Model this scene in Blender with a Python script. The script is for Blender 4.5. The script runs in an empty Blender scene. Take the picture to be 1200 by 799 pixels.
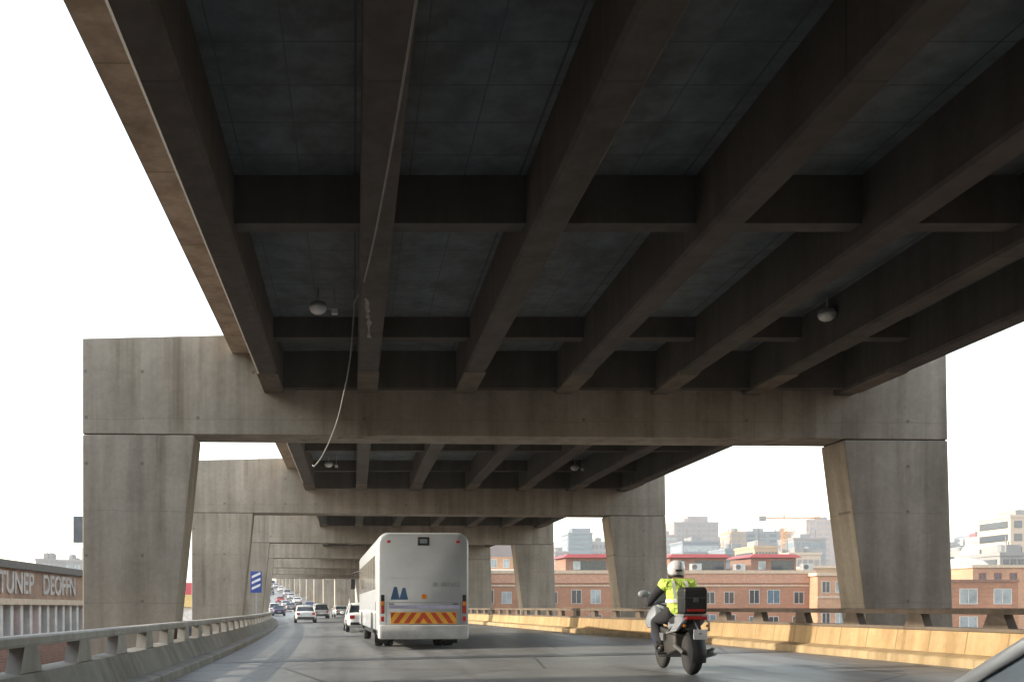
import bpy, bmesh, math, random
from mathutils import Vector, Matrix
random.seed(7)
C = bpy.context.scene.collection
SC = bpy.context.scene
PI = math.pi
HAZE = .00036
R_ = math.radians

# ------------------------------------------------------------------ helpers
class MB:
    """collects shapes, then links them as one mesh object"""
    def __init__(s): s.v = []; s.f = []; s.m = []; s.mi = 0
    def add(s, verts, faces):
        o = len(s.v); s.v += [tuple(v) for v in verts]
        for f in faces: s.f.append(tuple(i + o for i in f)); s.m.append(s.mi)
        return s
    def box(s, x0, x1, y0, y1, z0, z1):
        return s.add([(x0,y0,z0),(x1,y0,z0),(x1,y1,z0),(x0,y1,z0),(x0,y0,z1),(x1,y0,z1),(x1,y1,z1),(x0,y1,z1)],
                     [(0,3,2,1),(4,5,6,7),(0,1,5,4),(1,2,6,5),(2,3,7,6),(3,0,4,7)])
    def prism(s, poly, a0, a1, axis='y'):
        """polygon in the plane across axis, extruded from a0 to a1"""
        def P(p, a):
            return (p[0], a, p[1]) if axis == 'y' else ((a, p[0], p[1]) if axis == 'x' else (p[0], p[1], a))
        n = len(poly)
        vs = [P(p, a0) for p in poly] + [P(p, a1) for p in poly]
        fs = [tuple(range(n)), tuple(range(2*n-1, n-1, -1))] + [(i, i+n, (i+1) % n + n, (i+1) % n) for i in range(n)]
        return s.add(vs, fs)
    def loft(s, rings, closed=True, caps=True):
        n = len(rings[0]); vs = [p for r in rings for p in r]; fs = []
        for k in range(len(rings)-1):
            for i in range(n if closed else n-1):
                j = (i+1) % n
                fs.append((k*n+i, k*n+j, (k+1)*n+j, (k+1)*n+i))
        if caps and closed:
            fs.append(tuple(range(n-1, -1, -1))); fs.append(tuple(range((len(rings)-1)*n, len(rings)*n)))
        return s.add(vs, fs)
    def tube(s, path, r, n=8, r1=None):
        pts = [Vector(p) for p in path]; rings = []
        up = Vector((0, 0, 1))
        for i, p in enumerate(pts):
            t = (pts[min(i+1, len(pts)-1)] - pts[max(i-1, 0)]).normalized()
            a = t.cross(up)
            if a.length < 1e-3: a = t.cross(Vector((1, 0, 0)))
            a.normalize(); b = a.cross(t)
            rr = r if r1 is None else r + (r1-r)*i/max(1, len(pts)-1)
            rings.append([p + a*math.cos(2*PI*k/n)*rr + b*math.sin(2*PI*k/n)*rr for k in range(n)])
        return s.loft(rings)
    def lathe(s, prof, n=24, axis='z', c=(0, 0, 0)):
        rings = []
        for r, h in prof:
            ring = []
            for k in range(n):
                a = 2*PI*k/n; u, w = r*math.cos(a), r*math.sin(a)
                p = (u, w, h) if axis == 'z' else ((h, u, w) if axis == 'x' else (u, h, w))
                ring.append((p[0]+c[0], p[1]+c[1], p[2]+c[2]))
            rings.append(ring)
        return s.loft(rings)
    def ball(s, c, r, n=12, sq=(1, 1, 1)):
        prof = [(max(1e-4, r*math.sin(PI*i/n)), -r*math.cos(PI*i/n)) for i in range(n+1)]
        rings = [[(c[0]+rr*math.cos(2*PI*k/n)*sq[0], c[1]+rr*math.sin(2*PI*k/n)*sq[1], c[2]+h*sq[2]) for k in range(n)] for rr, h in prof]
        return s.loft(rings)
    def build(s, name, mat=None, parent=None, bevel=0, seg=2, smooth=False, subsurf=0, loc=None):
        me = bpy.data.meshes.new(name); me.from_pydata(s.v, [], s.f)
        bm = bmesh.new(); bm.from_mesh(me); bmesh.ops.recalc_face_normals(bm, faces=bm.faces)
        bm.to_mesh(me); bm.free()
        mats = mat if isinstance(mat, (list, tuple)) else [mat]
        for m in mats:
            if m: me.materials.append(m)
        if len(mats) > 1:
            for p, i in zip(me.polygons, s.m): p.material_index = i
        if smooth or subsurf:
            for p in me.polygons: p.use_smooth = True
        o = bpy.data.objects.new(name, me); C.objects.link(o)
        if parent: o.parent = parent
        if loc: o.location = loc
        if subsurf:
            md = o.modifiers.new('sub', 'SUBSURF'); md.levels = subsurf; md.render_levels = subsurf
        if bevel:
            md = o.modifiers.new('bev', 'BEVEL'); md.width = bevel; md.segments = seg; md.limit_method = 'ANGLE'; md.angle_limit = R_(40)
            for p in me.polygons: p.use_smooth = True
            md.harden_normals = False
            wn = o.modifiers.new('wn', 'WEIGHTED_NORMAL'); wn.keep_sharp = True
        return o

def tag(o, label=None, cat=None, group=None, kind=None):
    if label: o['label'] = label
    if cat: o['category'] = cat
    if group: o['group'] = group
    if kind: o['kind'] = kind
    return o
def thing(name, label, cat, loc=(0, 0, 0), rz=0, group=None):
    o = bpy.data.objects.new(name, None); C.objects.link(o)
    o.empty_display_size = .2
    o.location = loc; o.rotation_euler = (0, 0, rz)
    return tag(o, label, cat, group)
def copy_tree(o, parent=None):
    c = o.copy(); C.objects.link(c)
    if parent: c.parent = parent
    for ch in [x for x in C.objects if x.parent == o]: copy_tree(ch, c)
    return c
def text(name, s, size, depth, mat, parent, loc, rot, sx=1, align='CENTER', bold=0.0):
    cu = bpy.data.curves.new(name, 'FONT'); cu.body = s; cu.size = size; cu.extrude = depth; cu.offset = bold; cu.align_x = align; cu.align_y = 'CENTER'
    t = bpy.data.objects.new(name, cu); C.objects.link(t)
    bpy.context.view_layer.update()
    me = bpy.data.meshes.new_from_object(t.evaluated_get(bpy.context.evaluated_depsgraph_get()))
    bpy.data.objects.remove(t)
    o = bpy.data.objects.new(name, me); C.objects.link(o); me.materials.clear(); me.materials.append(mat)
    o.parent = parent; o.location = loc; o.rotation_euler = rot; o.scale = (sx, 1, 1)
    return o

# ------------------------------------------------------------------ materials
class NT:
    def __init__(s, name):
        s.mat = bpy.data.materials.new(name); s.mat.use_nodes = True
        s.t = s.mat.node_tree; s.n = s.t.nodes; s.bsdf = s.n['Principled BSDF']
    def new(s, typ, **kw):
        n = s.n.new(typ)
        for k, v in kw.items(): setattr(n, k, v)
        return n
    def link(s, a, b): s.t.links.new(a, b)
    def coords(s, rnd=True):
        tc = s.new('ShaderNodeTexCoord')
        if not rnd: return tc.outputs['Object']
        oi = s.new('ShaderNodeObjectInfo'); mu = s.new('ShaderNodeMath', operation='MULTIPLY'); mu.inputs[1].default_value = 37.0
        s.link(oi.outputs['Random'], mu.inputs[0])
        ad = s.new('ShaderNodeVectorMath', operation='ADD'); s.link(tc.outputs['Object'], ad.inputs[0]); s.link(mu.outputs[0], ad.inputs[1])
        return ad.outputs[0]
    def noise(s, vec, scale, detail=5, rough=.6, mapping=None):
        if mapping:
            mp = s.new('ShaderNodeMapping'); mp.inputs['Scale'].default_value = mapping; s.link(vec, mp.inputs['Vector']); vec = mp.outputs[0]
        n = s.new('ShaderNodeTexNoise'); n.inputs['Scale'].default_value = scale; n.inputs['Detail'].default_value = detail; n.inputs['Roughness'].default_value = rough
        s.link(vec, n.inputs['Vector']); return n.outputs['Fac']
    def ramp(s, fac, stops):
        r = s.new('ShaderNodeValToRGB'); el = r.color_ramp.elements
        while len(el) < len(stops): el.new(.5)
        for e, (p, c) in zip(el, stops):
            e.position = p; e.color = (c, c, c, 1) if isinstance(c, (int, float)) else (*c, 1)
        s.link(fac, r.inputs[0]); return r.outputs[0]
    def mix(s, a, b, fac=.5, mode='MIX'):
        m = s.new('ShaderNodeMix', data_type='RGBA', blend_type=mode)
        for i, x in ((6, a), (7, b)):
            if isinstance(x, tuple): m.inputs[i].default_value = (*x, 1)
            else: s.link(x, m.inputs[i])
        if isinstance(fac, (int, float)): m.inputs[0].default_value = fac
        else: s.link(fac, m.inputs[0])
        return m.outputs[2]
    def math(s, op, a, b=None):
        m = s.new('ShaderNodeMath', operation=op)
        for i, x in ((0, a), (1, b)):
            if x is None: continue
            if isinstance(x, (int, float)): m.inputs[i].default_value = x
            else: s.link(x, m.inputs[i])
        return m.outputs[0]
    def bump(s, h, strength=.3, dist=.02):
        b = s.new('ShaderNodeBump'); b.inputs['Strength'].default_value = strength; b.inputs['Distance'].default_value = dist
        s.link(h, b.inputs['Height']); s.link(b.outputs[0], s.bsdf.inputs['Normal'])
    def color(s, c):
        if isinstance(c, tuple): s.bsdf.inputs['Base Color'].default_value = (*c, 1)
        else: s.link(c, s.bsdf.inputs['Base Color'])
    def set(s, rough=.6, metal=0, spec=.5):
        if isinstance(rough, (int, float)): s.bsdf.inputs['Roughness'].default_value = rough
        else: s.link(rough, s.bsdf.inputs['Roughness'])
        s.bsdf.inputs['Metallic'].default_value = metal; s.bsdf.inputs['Specular IOR Level'].default_value = spec
        return s.mat

def line(N, coord, period, w, off=0.0):
    """1 on thin lines spaced along one coordinate"""
    f = N.math('FRACT', N.math('ADD', N.math('DIVIDE', coord, period), off))
    return N.math('LESS_THAN', f, w/period)

def concrete(name, base, stain=.5, boards=None, lines=None, rough=.85, dirt=(.45, .40, .34), ties=False):
    N = NT(name); v = N.coords(); raw = N.coords(False)
    big = N.noise(v, .55, 6, .65); fine = N.noise(v, 9, 6, .7); streak = N.noise(v, 1.6, 5, .6, (1.6, 1.6, .09))
    c1 = N.ramp(big, [(.3, tuple(b*.8 for b in base)), (.7, tuple(min(1, b*1.15) for b in base))])
    c2 = N.mix(c1, N.ramp(fine, [(.3, .75), (.7, 1.1)]), .55, 'MULTIPLY')
    c3 = N.mix(c2, N.ramp(streak, [(.36, dirt), (.6, (1, 1, 1))]), stain, 'MULTIPLY')
    sx = N.new('ShaderNodeSeparateXYZ'); N.link(raw, sx.inputs[0])
    h = fine
    for ax, per, w, dk in (lines or []):
        l = line(N, sx.outputs[ax], per, w)
        c3 = N.mix(c3, tuple(b*dk for b in base), N.math('MULTIPLY', l, .85))
        h = N.math('SUBTRACT', h, l)
    if boards:
        bw = N.noise(v, boards, 2, .5, (1, 1, .03))
        c3 = N.mix(c3, N.ramp(bw, [(.35, .82), (.65, 1.08)]), .55, 'MULTIPLY')
    if ties:
        def d2(ax, per, off): return N.math('MULTIPLY', N.math('SUBTRACT', N.math('FRACT', N.math('ADD', N.math('DIVIDE', sx.outputs[ax], per), off)), .5), per)
        a, b = d2(0, 1.27, .13), d2(2, 1.05, .31)
        r2 = N.math('ADD', N.math('MULTIPLY', a, a), N.math('MULTIPLY', b, b))
        hole = N.math('MULTIPLY', N.math('LESS_THAN', r2, .0016), N.math('GREATER_THAN', N.noise(v, 1.1, 2), .47))
        c3 = N.mix(c3, tuple(q*.35 for q in base), N.math('MULTIPLY', hole, .7))
        pour = line(N, N.math('ADD', sx.outputs[2], N.math('MULTIPLY', N.noise(v, .8, 3), .12)), 2.1, .03, .4)
        c3 = N.mix(c3, tuple(q*.5 for q in base), N.math('MULTIPLY', pour, .3))
        drip = N.noise(v, 2.4, 4, .55, (1.3, 1.3, .05)); msk = N.ramp(N.noise(v, .35, 3), [(.48, 0.0), (.62, 1.0)])
        c3 = N.mix(c3, N.mix(c3, (.40, .36, .30), 1, 'MULTIPLY'), N.math('MULTIPLY', N.ramp(drip, [(.52, 0.0), (.66, .55)]), msk))
        h = N.math('SUBTRACT', h, hole)
    N.color(c3); N.bump(h, .35, .015)
    return N.set(rough, 0, .3)

def plain(name, col, rough=.5, metal=0, spec=.5, var=.12, scale=3, coat=0):
    N = NT(name); v = N.coords(); n = N.noise(v, scale, 5, .65)
    N.color(N.mix(tuple(col), N.ramp(n, [(.3, 1-var*2), (.7, 1+var)]), 1, 'MULTIPLY'))
    N.bsdf.inputs['Coat Weight'].default_value = coat; N.bsdf.inputs['Coat Roughness'].default_value = .06
    return N.set(rough, metal, spec)

M = {}
M['conc'] = concrete('portal concrete', (.345, .31, .26), .4, 2.2, None, ties=True)
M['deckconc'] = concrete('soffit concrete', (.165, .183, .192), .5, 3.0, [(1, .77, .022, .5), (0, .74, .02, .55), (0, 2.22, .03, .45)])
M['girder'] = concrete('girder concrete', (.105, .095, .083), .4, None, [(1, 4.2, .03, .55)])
M['wallL'] = concrete('parapet concrete', (.27, .265, .25), .5, None, [(1, 4.4, .03, .5)])
M['rail'] = concrete('rail concrete', (.36, .35, .33), .4, None, None)
M['wallR'] = concrete('ochre parapet concrete', (.43, .315, .175), .55, None, [(1, .98, .035, .5)], dirt=(.6, .5, .4))
M['railR'] = concrete('dark rail concrete', (.16, .13, .105), .4, None, None)
M['kerbR'] = concrete('ochre kerb concrete', (.42, .32, .19), .55, None, [(1, 3.0, .03, .6)])
M['kerbL'] = concrete('kerb concrete', (.30, .29, .27), .5, None, [(1, 1.9, .03, .55)])
M['dark_joint'] = plain('joint filler', (.03, .028, .025), .9)

def asphalt():
    N = NT('worn asphalt'); v = N.coords(False)
    sx = N.new('ShaderNodeSeparateXYZ'); N.link(v, sx.inputs[0])
    fine = N.noise(v, 60, 4, .7); mid = N.noise(v, 1.3, 6, .7); lng = N.noise(v, 1.0, 5, .6, (1.5, .06, 1))
    c = N.ramp(mid, [(.3, (.125, .128, .132)), (.7, (.185, .186, .186))])
    c = N.mix(c, N.ramp(lng, [(.35, .72), (.65, 1.15)]), .8, 'MULTIPLY')
    c = N.mix(c, N.ramp(fine, [(.3, .7), (.7, 1.25)]), .6, 'MULTIPLY')
    cr = N.new('ShaderNodeTexVoronoi'); cr.feature = 'DISTANCE_TO_EDGE'; cr.inputs['Scale'].default_value = .22; N.link(v, cr.inputs['Vector'])
    c = N.mix(c, (.03, .03, .03), N.math('MULTIPLY', N.math('LESS_THAN', cr.outputs['Distance'], .006), .7))
    pt_ = N.new('ShaderNodeTexVoronoi'); pt_.distance = 'CHEBYCHEV'; pt_.inputs['Scale'].default_value = .13; N.link(v, pt_.inputs['Vector'])
    ptr = N.ramp(pt_.outputs['Color'], [(.62, 1.0), (.64, .78)])
    c = N.mix(c, ptr, 1, 'MULTIPLY')
    oil = N.noise(v, 2.2, 4, .7); c = N.mix(c, N.ramp(oil, [(.60, 1.0), (.72, .55)]), .8, 'MULTIPLY')
    grit = N.noise(v, 190, 2, .6); c = N.mix(c, N.ramp(grit, [(.35, .7), (.7, 1.3)]), .7, 'MULTIPLY')
    N.color(c); N.bump(fine, .35, .006)
    r = N.new('ShaderNodeMapRange'); r.inputs[1].default_value = .3; r.inputs[2].default_value = .7; r.inputs[3].default_value = .36; r.inputs[4].default_value = .58
    N.link(lng, r.inputs[0])
    return N.set(r.outputs[0], 0, .5)
M['asphalt'] = asphalt()

def brick(name, col, mortar, scale=1.0):
    N = NT(name); v = N.coords(False)
    b = N.new('ShaderNodeTexBrick'); b.inputs['Scale'].default_value = 1; b.inputs['Brick Width'].default_value = .46*scale; b.inputs['Row Height'].default_value = .16*scale; b.inputs['Mortar Size'].default_value = .02*scale
    b.inputs['Color1'].default_value = (*col, 1); b.inputs['Color2'].default_value = (*[c*.72 for c in col], 1); b.inputs['Mortar'].default_value = (*mortar, 1)
    sx = N.new('ShaderNodeSeparateXYZ'); N.link(v, sx.inputs[0])
    cx = N.new('ShaderNodeCombineXYZ'); N.link(N.math('ADD', sx.outputs[0], sx.outputs[1]), cx.inputs[0]); N.link(sx.outputs[2], cx.inputs[1])
    N.link(cx.outputs[0], b.inputs['Vector'])
    big = N.noise(v, .25, 5, .6)
    N.color(N.mix(b.outputs['Color'], N.ramp(big, [(.3, .75), (.7, 1.15)]), .8, 'MULTIPLY'))
    return N.set(.85, 0, .3)
M['brick'] = brick('red brick', (.38, .155, .07), (.3, .24, .2))
M['brick_pale'] = brick('salmon brick', (.48, .235, .11), (.4, .33, .28))
M['brick_dark'] = brick('brown brick', (.26, .125, .085), (.22, .18, .15))
M['cream'] = plain('cream plaster', (.46, .37, .28), .8)
M['pinkband'] = plain('pink plaster', (.42, .235, .16), .8)
M['redroof'] = plain('red sheet roof', (.27, .045, .045), .55)
M['white'] = plain('white paint', (.78, .77, .74), .5)
M['glassdark'] = plain('dark window glass', (.035, .045, .055), .12, 0, .6, .3)
M['glassblue'] = plain('blue window glass', (.09, .15, .20), .12, 0, .6, .2)
M['glasspale'] = plain('pale window glass', (.27, .32, .35), .15, 0, .6, .2, .6)
M['glassbus'] = plain('tinted bus glass', (.13, .12, .10), .15, 0, .6, .2)
M['tan'] = plain('tan stone', (.36, .25, .15), .85, var=.08, scale=.2)
M['lilac'] = plain('grey lilac stone', (.25, .225, .23), .85, var=.08, scale=.2)
M['pinkstone'] = plain('pink stone', (.33, .255, .22), .85, var=.08, scale=.2)
M['greystone'] = plain('grey stone', (.2, .2, .2), .85, var=.08, scale=.2)
M['bluegrey'] = plain('blue grey cladding', (.14, .17, .20), .6, var=.08, scale=.2)
M['whitestone'] = plain('white stone', (.36, .35, .33), .85, var=.08, scale=.2)
M['deckwall'] = concrete('deck edge concrete', (.32, .28, .24), .4)
M['endblock'] = concrete('girder end concrete', (.17, .145, .115), .5)
M['lime'] = plain('lime bloom', (.30, .29, .27), .9, var=.3, scale=14)
M['over'] = concrete('overhang concrete bounce tint', (.50, .41, .31), .5, None, [(1, 2.4, .03, .5)])  # warm ground bounce under the overhang is put into this paler tan
M['framewhite'] = plain('weathered window frame', (.44, .42, .40), .6)
M['lettergrey'] = plain('faded grey lettering', (.42, .38, .35), .85, var=.2, scale=2)
M['orange'] = plain('orange plaster', (.62, .36, .14), .8)
M['craney'] = plain('crane yellow paint', (.42, .17, .02), .6)
M['steel'] = plain('dark steel', (.12, .12, .12), .5, .6)
M['galv'] = plain('galvanised steel', (.42, .43, .44), .45, .7)
M['black'] = plain('black plastic', (.018, .018, .02), .45)
M['rubber'] = plain('rubber', (.02, .02, .02), .85)
M['buswhite'] = plain('bus paint', (.345, .365, .385), .35, 0, .5, .05, 1.2, .3)
M['bumper'] = plain('bus bumper grey', (.46, .46, .45), .5)
M['redlens'] = plain('red lens', (.50, .025, .02), .2)
M['amber'] = plain('amber lens', (.75, .22, .02), .25)
M['chevred'] = plain('red reflective film', (.55, .07, .025), .35)
M['chevyel'] = plain('yellow reflective film', (.80, .42, .05), .35)
M['emblem'] = plain('blue emblem film', (.06, .13, .26), .4)
M['lav'] = plain('lavender film', (.42, .42, .58), .4)
M['greytext'] = plain('grey lettering', (.22, .23, .25), .6)
M['bluesign'] = plain('blue sign film', (.03, .07, .32), .4)
M['signwhite'] = plain('white sign film', (.8, .8, .82), .4)
M['signgrey'] = plain('sign back', (.16, .18, .20), .5, .3)
M['lamp'] = plain('pale lamp bowl', (.72, .72, .68), .3)
M['cable'] = plain('pale cable sheath', (.24, .235, .225), .7)
M['hivis'] = plain('lime reflective fabric', (.52, .70, .12), .8, var=.1, scale=9)
for kf in ('hivis',):
    nn = M[kf].node_tree; tcn = nn.nodes.new('ShaderNodeTexCoord'); nz = nn.nodes.new('ShaderNodeTexNoise'); nz.inputs['Scale'].default_value = 11; nz.inputs['Detail'].default_value = 2; nz.inputs['Distortion'].default_value = 1.2
    bp = nn.nodes.new('ShaderNodeBump'); bp.inputs['Strength'].default_value = 1; bp.inputs['Distance'].default_value = .05
    nn.links.new(tcn.outputs['Object'], nz.inputs['Vector']); nn.links.new(nz.outputs['Fac'], bp.inputs['Height']); nn.links.new(bp.outputs[0], nn.nodes['Principled BSDF'].inputs['Normal'])
M['reflect'] = plain('silver tape', (.62, .64, .62), .4)
M['trouser'] = plain('dark trousers', (.012, .013, .018), .9)
M['skin'] = plain('skin', (.20, .11, .07), .6)
M['helmet'] = plain('white helmet shell', (.52, .52, .56), .2, coat=.5)
M['glove'] = plain('black leather', (.02, .02, .02), .6)
M['bikewhite'] = plain('white fairing paint', (.26, .28, .31), .25, coat=.5)
M['bikedark'] = plain('dark blue panel', (.03, .04, .09), .3, coat=.5)
M['engine'] = plain('engine alloy', (.055, .053, .05), .45, .5)
M['boxblack'] = plain('black top box', (.012, .012, .014), .5)
M['tinroof'] = plain('weathered roof edge', (.09, .08, .07), .8)
M['stucco'] = plain('grubby stucco', (.27, .17, .115), .9, var=.2, scale=.9)
M['pilaster'] = plain('pale pilaster paint', (.52, .50, .48), .8, var=.15, scale=.8)
M['shopred'] = plain('red fascia', (.55, .08, .10), .6)
M['shopyel'] = plain('yellow fascia', (.75, .55, .22), .6)
def carpaint(n, c, metal=.2): return plain(n, c, .3, metal, .5, .04, 2, .6)

def ground_mat():
    N = NT('city ground'); v = N.coords(False)
    a = N.noise(v, .02, 8, .6); b = N.noise(v, .3, 6, .6)
    c = N.ramp(a, [(.3, (.16, .13, .11)), (.5, (.24, .15, .11)), (.7, (.20, .19, .17))])
    N.color(N.mix(c, N.ramp(b, [(.3, .7), (.7, 1.2)]), .8, 'MULTIPLY')); return N.set(.95, 0, .2)

# ------------------------------------------------------------------ alignment of the road
def cx(d):
    if d < 0: return 0.0
    if d < 120: return -d*d/1700
    return -120*120/1700 - (120/850)*(d-120)
def slope(d): return 0 if d < 0 else (-d/850 if d < 120 else -120/850)
def grade(d):
    if d < 110: return 0.0
    if d < 185: return .0004*(d-110)**2
    return .0004*75**2 + .06*(d-185)
def se(off): return -.11 + .018*off                    # superelevation
def P(d, off, z):
    m = slope(d); n = math.sqrt(1+m*m)
    return (cx(d) + off/n, d - m*off/n, z + grade(d))
def Rr(d):
    t = min(1, max(0, (d-26)/14)); t = t*t*(3-2*t)
    return 10.5 - .7*t
def dx(d):
    if d < 50: return 0.0
    if d < 120: return -(d-50)**2/(2*496.5)
    return -(70**2)/(2*496.5) - .141*(d-120)
def away(d):
    t = min(1, max(0, (d-124)/13)); return 14.2*t*t*(3-2*t)      # the upper deck leaves the road to the right
def D(d, x, z): return (dx(d) + away(d)*.9 + x, d, z + grade(d))
def stations(a, b, step):
    n = max(1, int(math.ceil((b-a)/step))); return [a + (b-a)*i/n for i in range(n+1)]

# ------------------------------------------------------------------ the setting
m = MB(); n = 64
m.add([(0, 0, -7)] + [(6000*math.cos(2*PI*k/n), 6000*math.sin(2*PI*k/n), -7) for k in range(n)], [(0, 1+k, 1+(k+1) % n) for k in range(n)])
tag(m.build('ground', ground_mat()), kind='structure')

ST = stations(-66, 330, 2.0)
def sweep(profile, ds=None, frame=P):
    """profile: function d -> list of (off, z)"""
    mb = MB(); mb.loft([[frame(d, o, z) for o, z in profile(d)] for d in (ds or ST)]); return mb
road = MB()
rings = []
for d in ST:
    r = Rr(d); offs = [-3.05 + (r+3.05)*i/8 for i in range(9)]
    rings.append([P(d, o, se(o)) for o in offs])
road.loft(rings, closed=False)
tag(road.build('road', M['asphalt'], smooth=True), kind='structure')
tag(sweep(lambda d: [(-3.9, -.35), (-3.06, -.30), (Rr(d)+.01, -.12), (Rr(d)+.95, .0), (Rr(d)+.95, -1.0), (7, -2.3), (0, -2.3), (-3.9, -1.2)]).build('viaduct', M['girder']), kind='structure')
tag(sweep(lambda d: [(-3.05, -.29), (-3.07, -.035), (-3.10, -.02), (-3.42, .0), (-3.42, -.29)]).build('kerb', M['kerbL']), kind='structure')
tag(sweep(lambda d: [(Rr(d), -.11), (Rr(d)+.02, .215), (Rr(d)+.05, .24), (Rr(d)+.37, .30), (Rr(d)+.37, -.11)]).build('kerb', M['kerbR']), kind='structure')

for d in (3.6, 20.6, 37.6, 54.6):
    mb = MB(); r = Rr(d); rr = []
    for o in [-3.0 + (r+2.95)*i/10 for i in range(11)]: rr.append([P(d-.05, o, se(o)+.004), P(d+.05, o, se(o)+.004)])
    mb.loft(rr, closed=False); tag(mb.build('road_joint', M['dark_joint']), kind='structure')
# parapets: base wall, rail and posts of their own
PL = thing('parapet', 'grey concrete parapet with open rail on trapezoid posts along the left kerb', 'parapet', (0, 0, 0))
sweep(lambda d: [(-3.36, -.03), (-3.54, .37), (-3.83, .39), (-3.85, -.34), (-3.36, -.34)]).build('base_wall', M['wallL'], PL)
sweep(lambda d: [(-3.57, .67), (-3.55, .70), (-3.55, .77), (-3.58, .79), (-3.79, .79), (-3.81, .77), (-3.81, .67)]).build('rail', M['rail'], PL)
PR = thing('parapet', 'sunlit ochre concrete parapet with dark rail along the right edge of the road', 'parapet', (0, 0, 0))
sweep(lambda d: [(Rr(d)+.33, .26), (Rr(d)+.40, .69), (Rr(d)+.80, .69), (Rr(d)+.80, -.05), (Rr(d)+.33, -.05)]).build('base_wall', M['wallR'], PR)
sweep(lambda d: [(Rr(d)+.37, .692), (Rr(d)+.37, .75), (Rr(d)+.84, .75), (Rr(d)+.84, .692)]).build('coping', M['railR'], PR)
sweep(lambda d: [(Rr(d)+.46, .99), (Rr(d)+.46, 1.075), (Rr(d)+.49, 1.095), (Rr(d)+.69, 1.095), (Rr(d)+.71, 1.075), (Rr(d)+.71, .99)]).build('rail', M['railR'], PR)
def post(d, off, z0, z1, th, mat, par, wb=.72, wt=.42):
    m = slope(d); T = Vector((m, 1, 0)).normalized(); c = Vector(P(d, off, 0)); s = Vector((T.y, -T.x, 0))
    mb = MB(); vs = []
    for sd in (-1, 1):
        for u, z in ((-wb/2, z0), (wb/2, z0), (wt/2, z1), (-wt/2, z1)):
            p = c + T*u + s*(sd*th/2); vs.append((p.x, p.y, p.z+z))
    mb.add(vs, [(0,1,2,3),(7,6,5,4),(0,4,5,1),(1,5,6,2),(2,6,7,3),(3,7,4,0)])
    return mb.build('post', mat, par)
for k in range(92):
    d = 3.9 + 2.1*k
    post(d, -3.68, .375, .68, .17, M['rail'], PL)
    post(d+.6, Rr(d)+.585, .74, 1.0, .16, M['railR'], PR, .62, .36)

# ------------------------------------------------------------------ portal frames carrying the upper deck
BT = [20.6 + 17*k for k in range(18)]
def make_portal():
    t = thing('portal_frame', '', 'bridge pier', group='portal frames carrying the upper deck')
    T = .5
    ch = MB().prism([(-5.97, 5.075), (14.12, 5.03), (14.08, 7.34), (-2.4, 7.36), (-5.97, 7.25)], -T, T)
    ch.build('crosshead', M['conc'], t, .025)
    MB().prism([(-5.97, 5.055), (-3.42, 5.055), (-4.75, -8), (-5.95, -8)], -T+.004, T-.004).build('column', M['conc'], t, .025)
    MB().prism([(11.66, 5.01), (14.12, 5.01), (14.5, -8), (13.3, -8)], -T+.004, T-.004).build('column', M['conc'], t, .025)
    for x0, x1, z0, z1 in ((-5.93, -3.46, 5.04, 5.09), (11.72, 14.08, 5.0, 5.05)):
        MB().box(x0, x1, -T+.03, T-.03, z0, z1).build('joint', M['dark_joint'], t)
    return t
ordn = ['nearest', 'second', 'third', 'fourth', 'fifth', 'sixth', 'seventh', 'eighth', 'ninth', 'tenth', 'eleventh', 'twelfth',
        'thirteenth', 'fourteenth', 'fifteenth', 'sixteenth', 'seventeenth', 'farthest']
port = make_portal()
for i, d in enumerate(BT):
    o = port if i == 0 else copy_tree(port)
    p = P(d, away(d+.5), 0); o.location = (p[0], p[1]+.5, p[2]); o.rotation_euler.z = math.atan(-slope(d)) * -1 if False else -math.atan(slope(d))
    o['label'] = {0: 'nearest and tallest concrete portal frame, its crosshead right across the picture',
                  1: 'second concrete portal frame, standing just beyond the bus',
                  2: 'third concrete portal frame, its left column behind the blue striped sign'}.get(
                  i, '%s concrete portal frame of the receding row, counted from the camera' % ordn[i])

for d in (3.6, -13.4, -30.4, -47.4):       # the frames just passed: they stand behind the viewpoint and shade the road and deck
    o = copy_tree(port); o.location = (0, d+.5, 0); o.rotation_euler.z = 0
    o['label'] = 'concrete portal frame already passed, standing before the nearest one in view'
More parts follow.
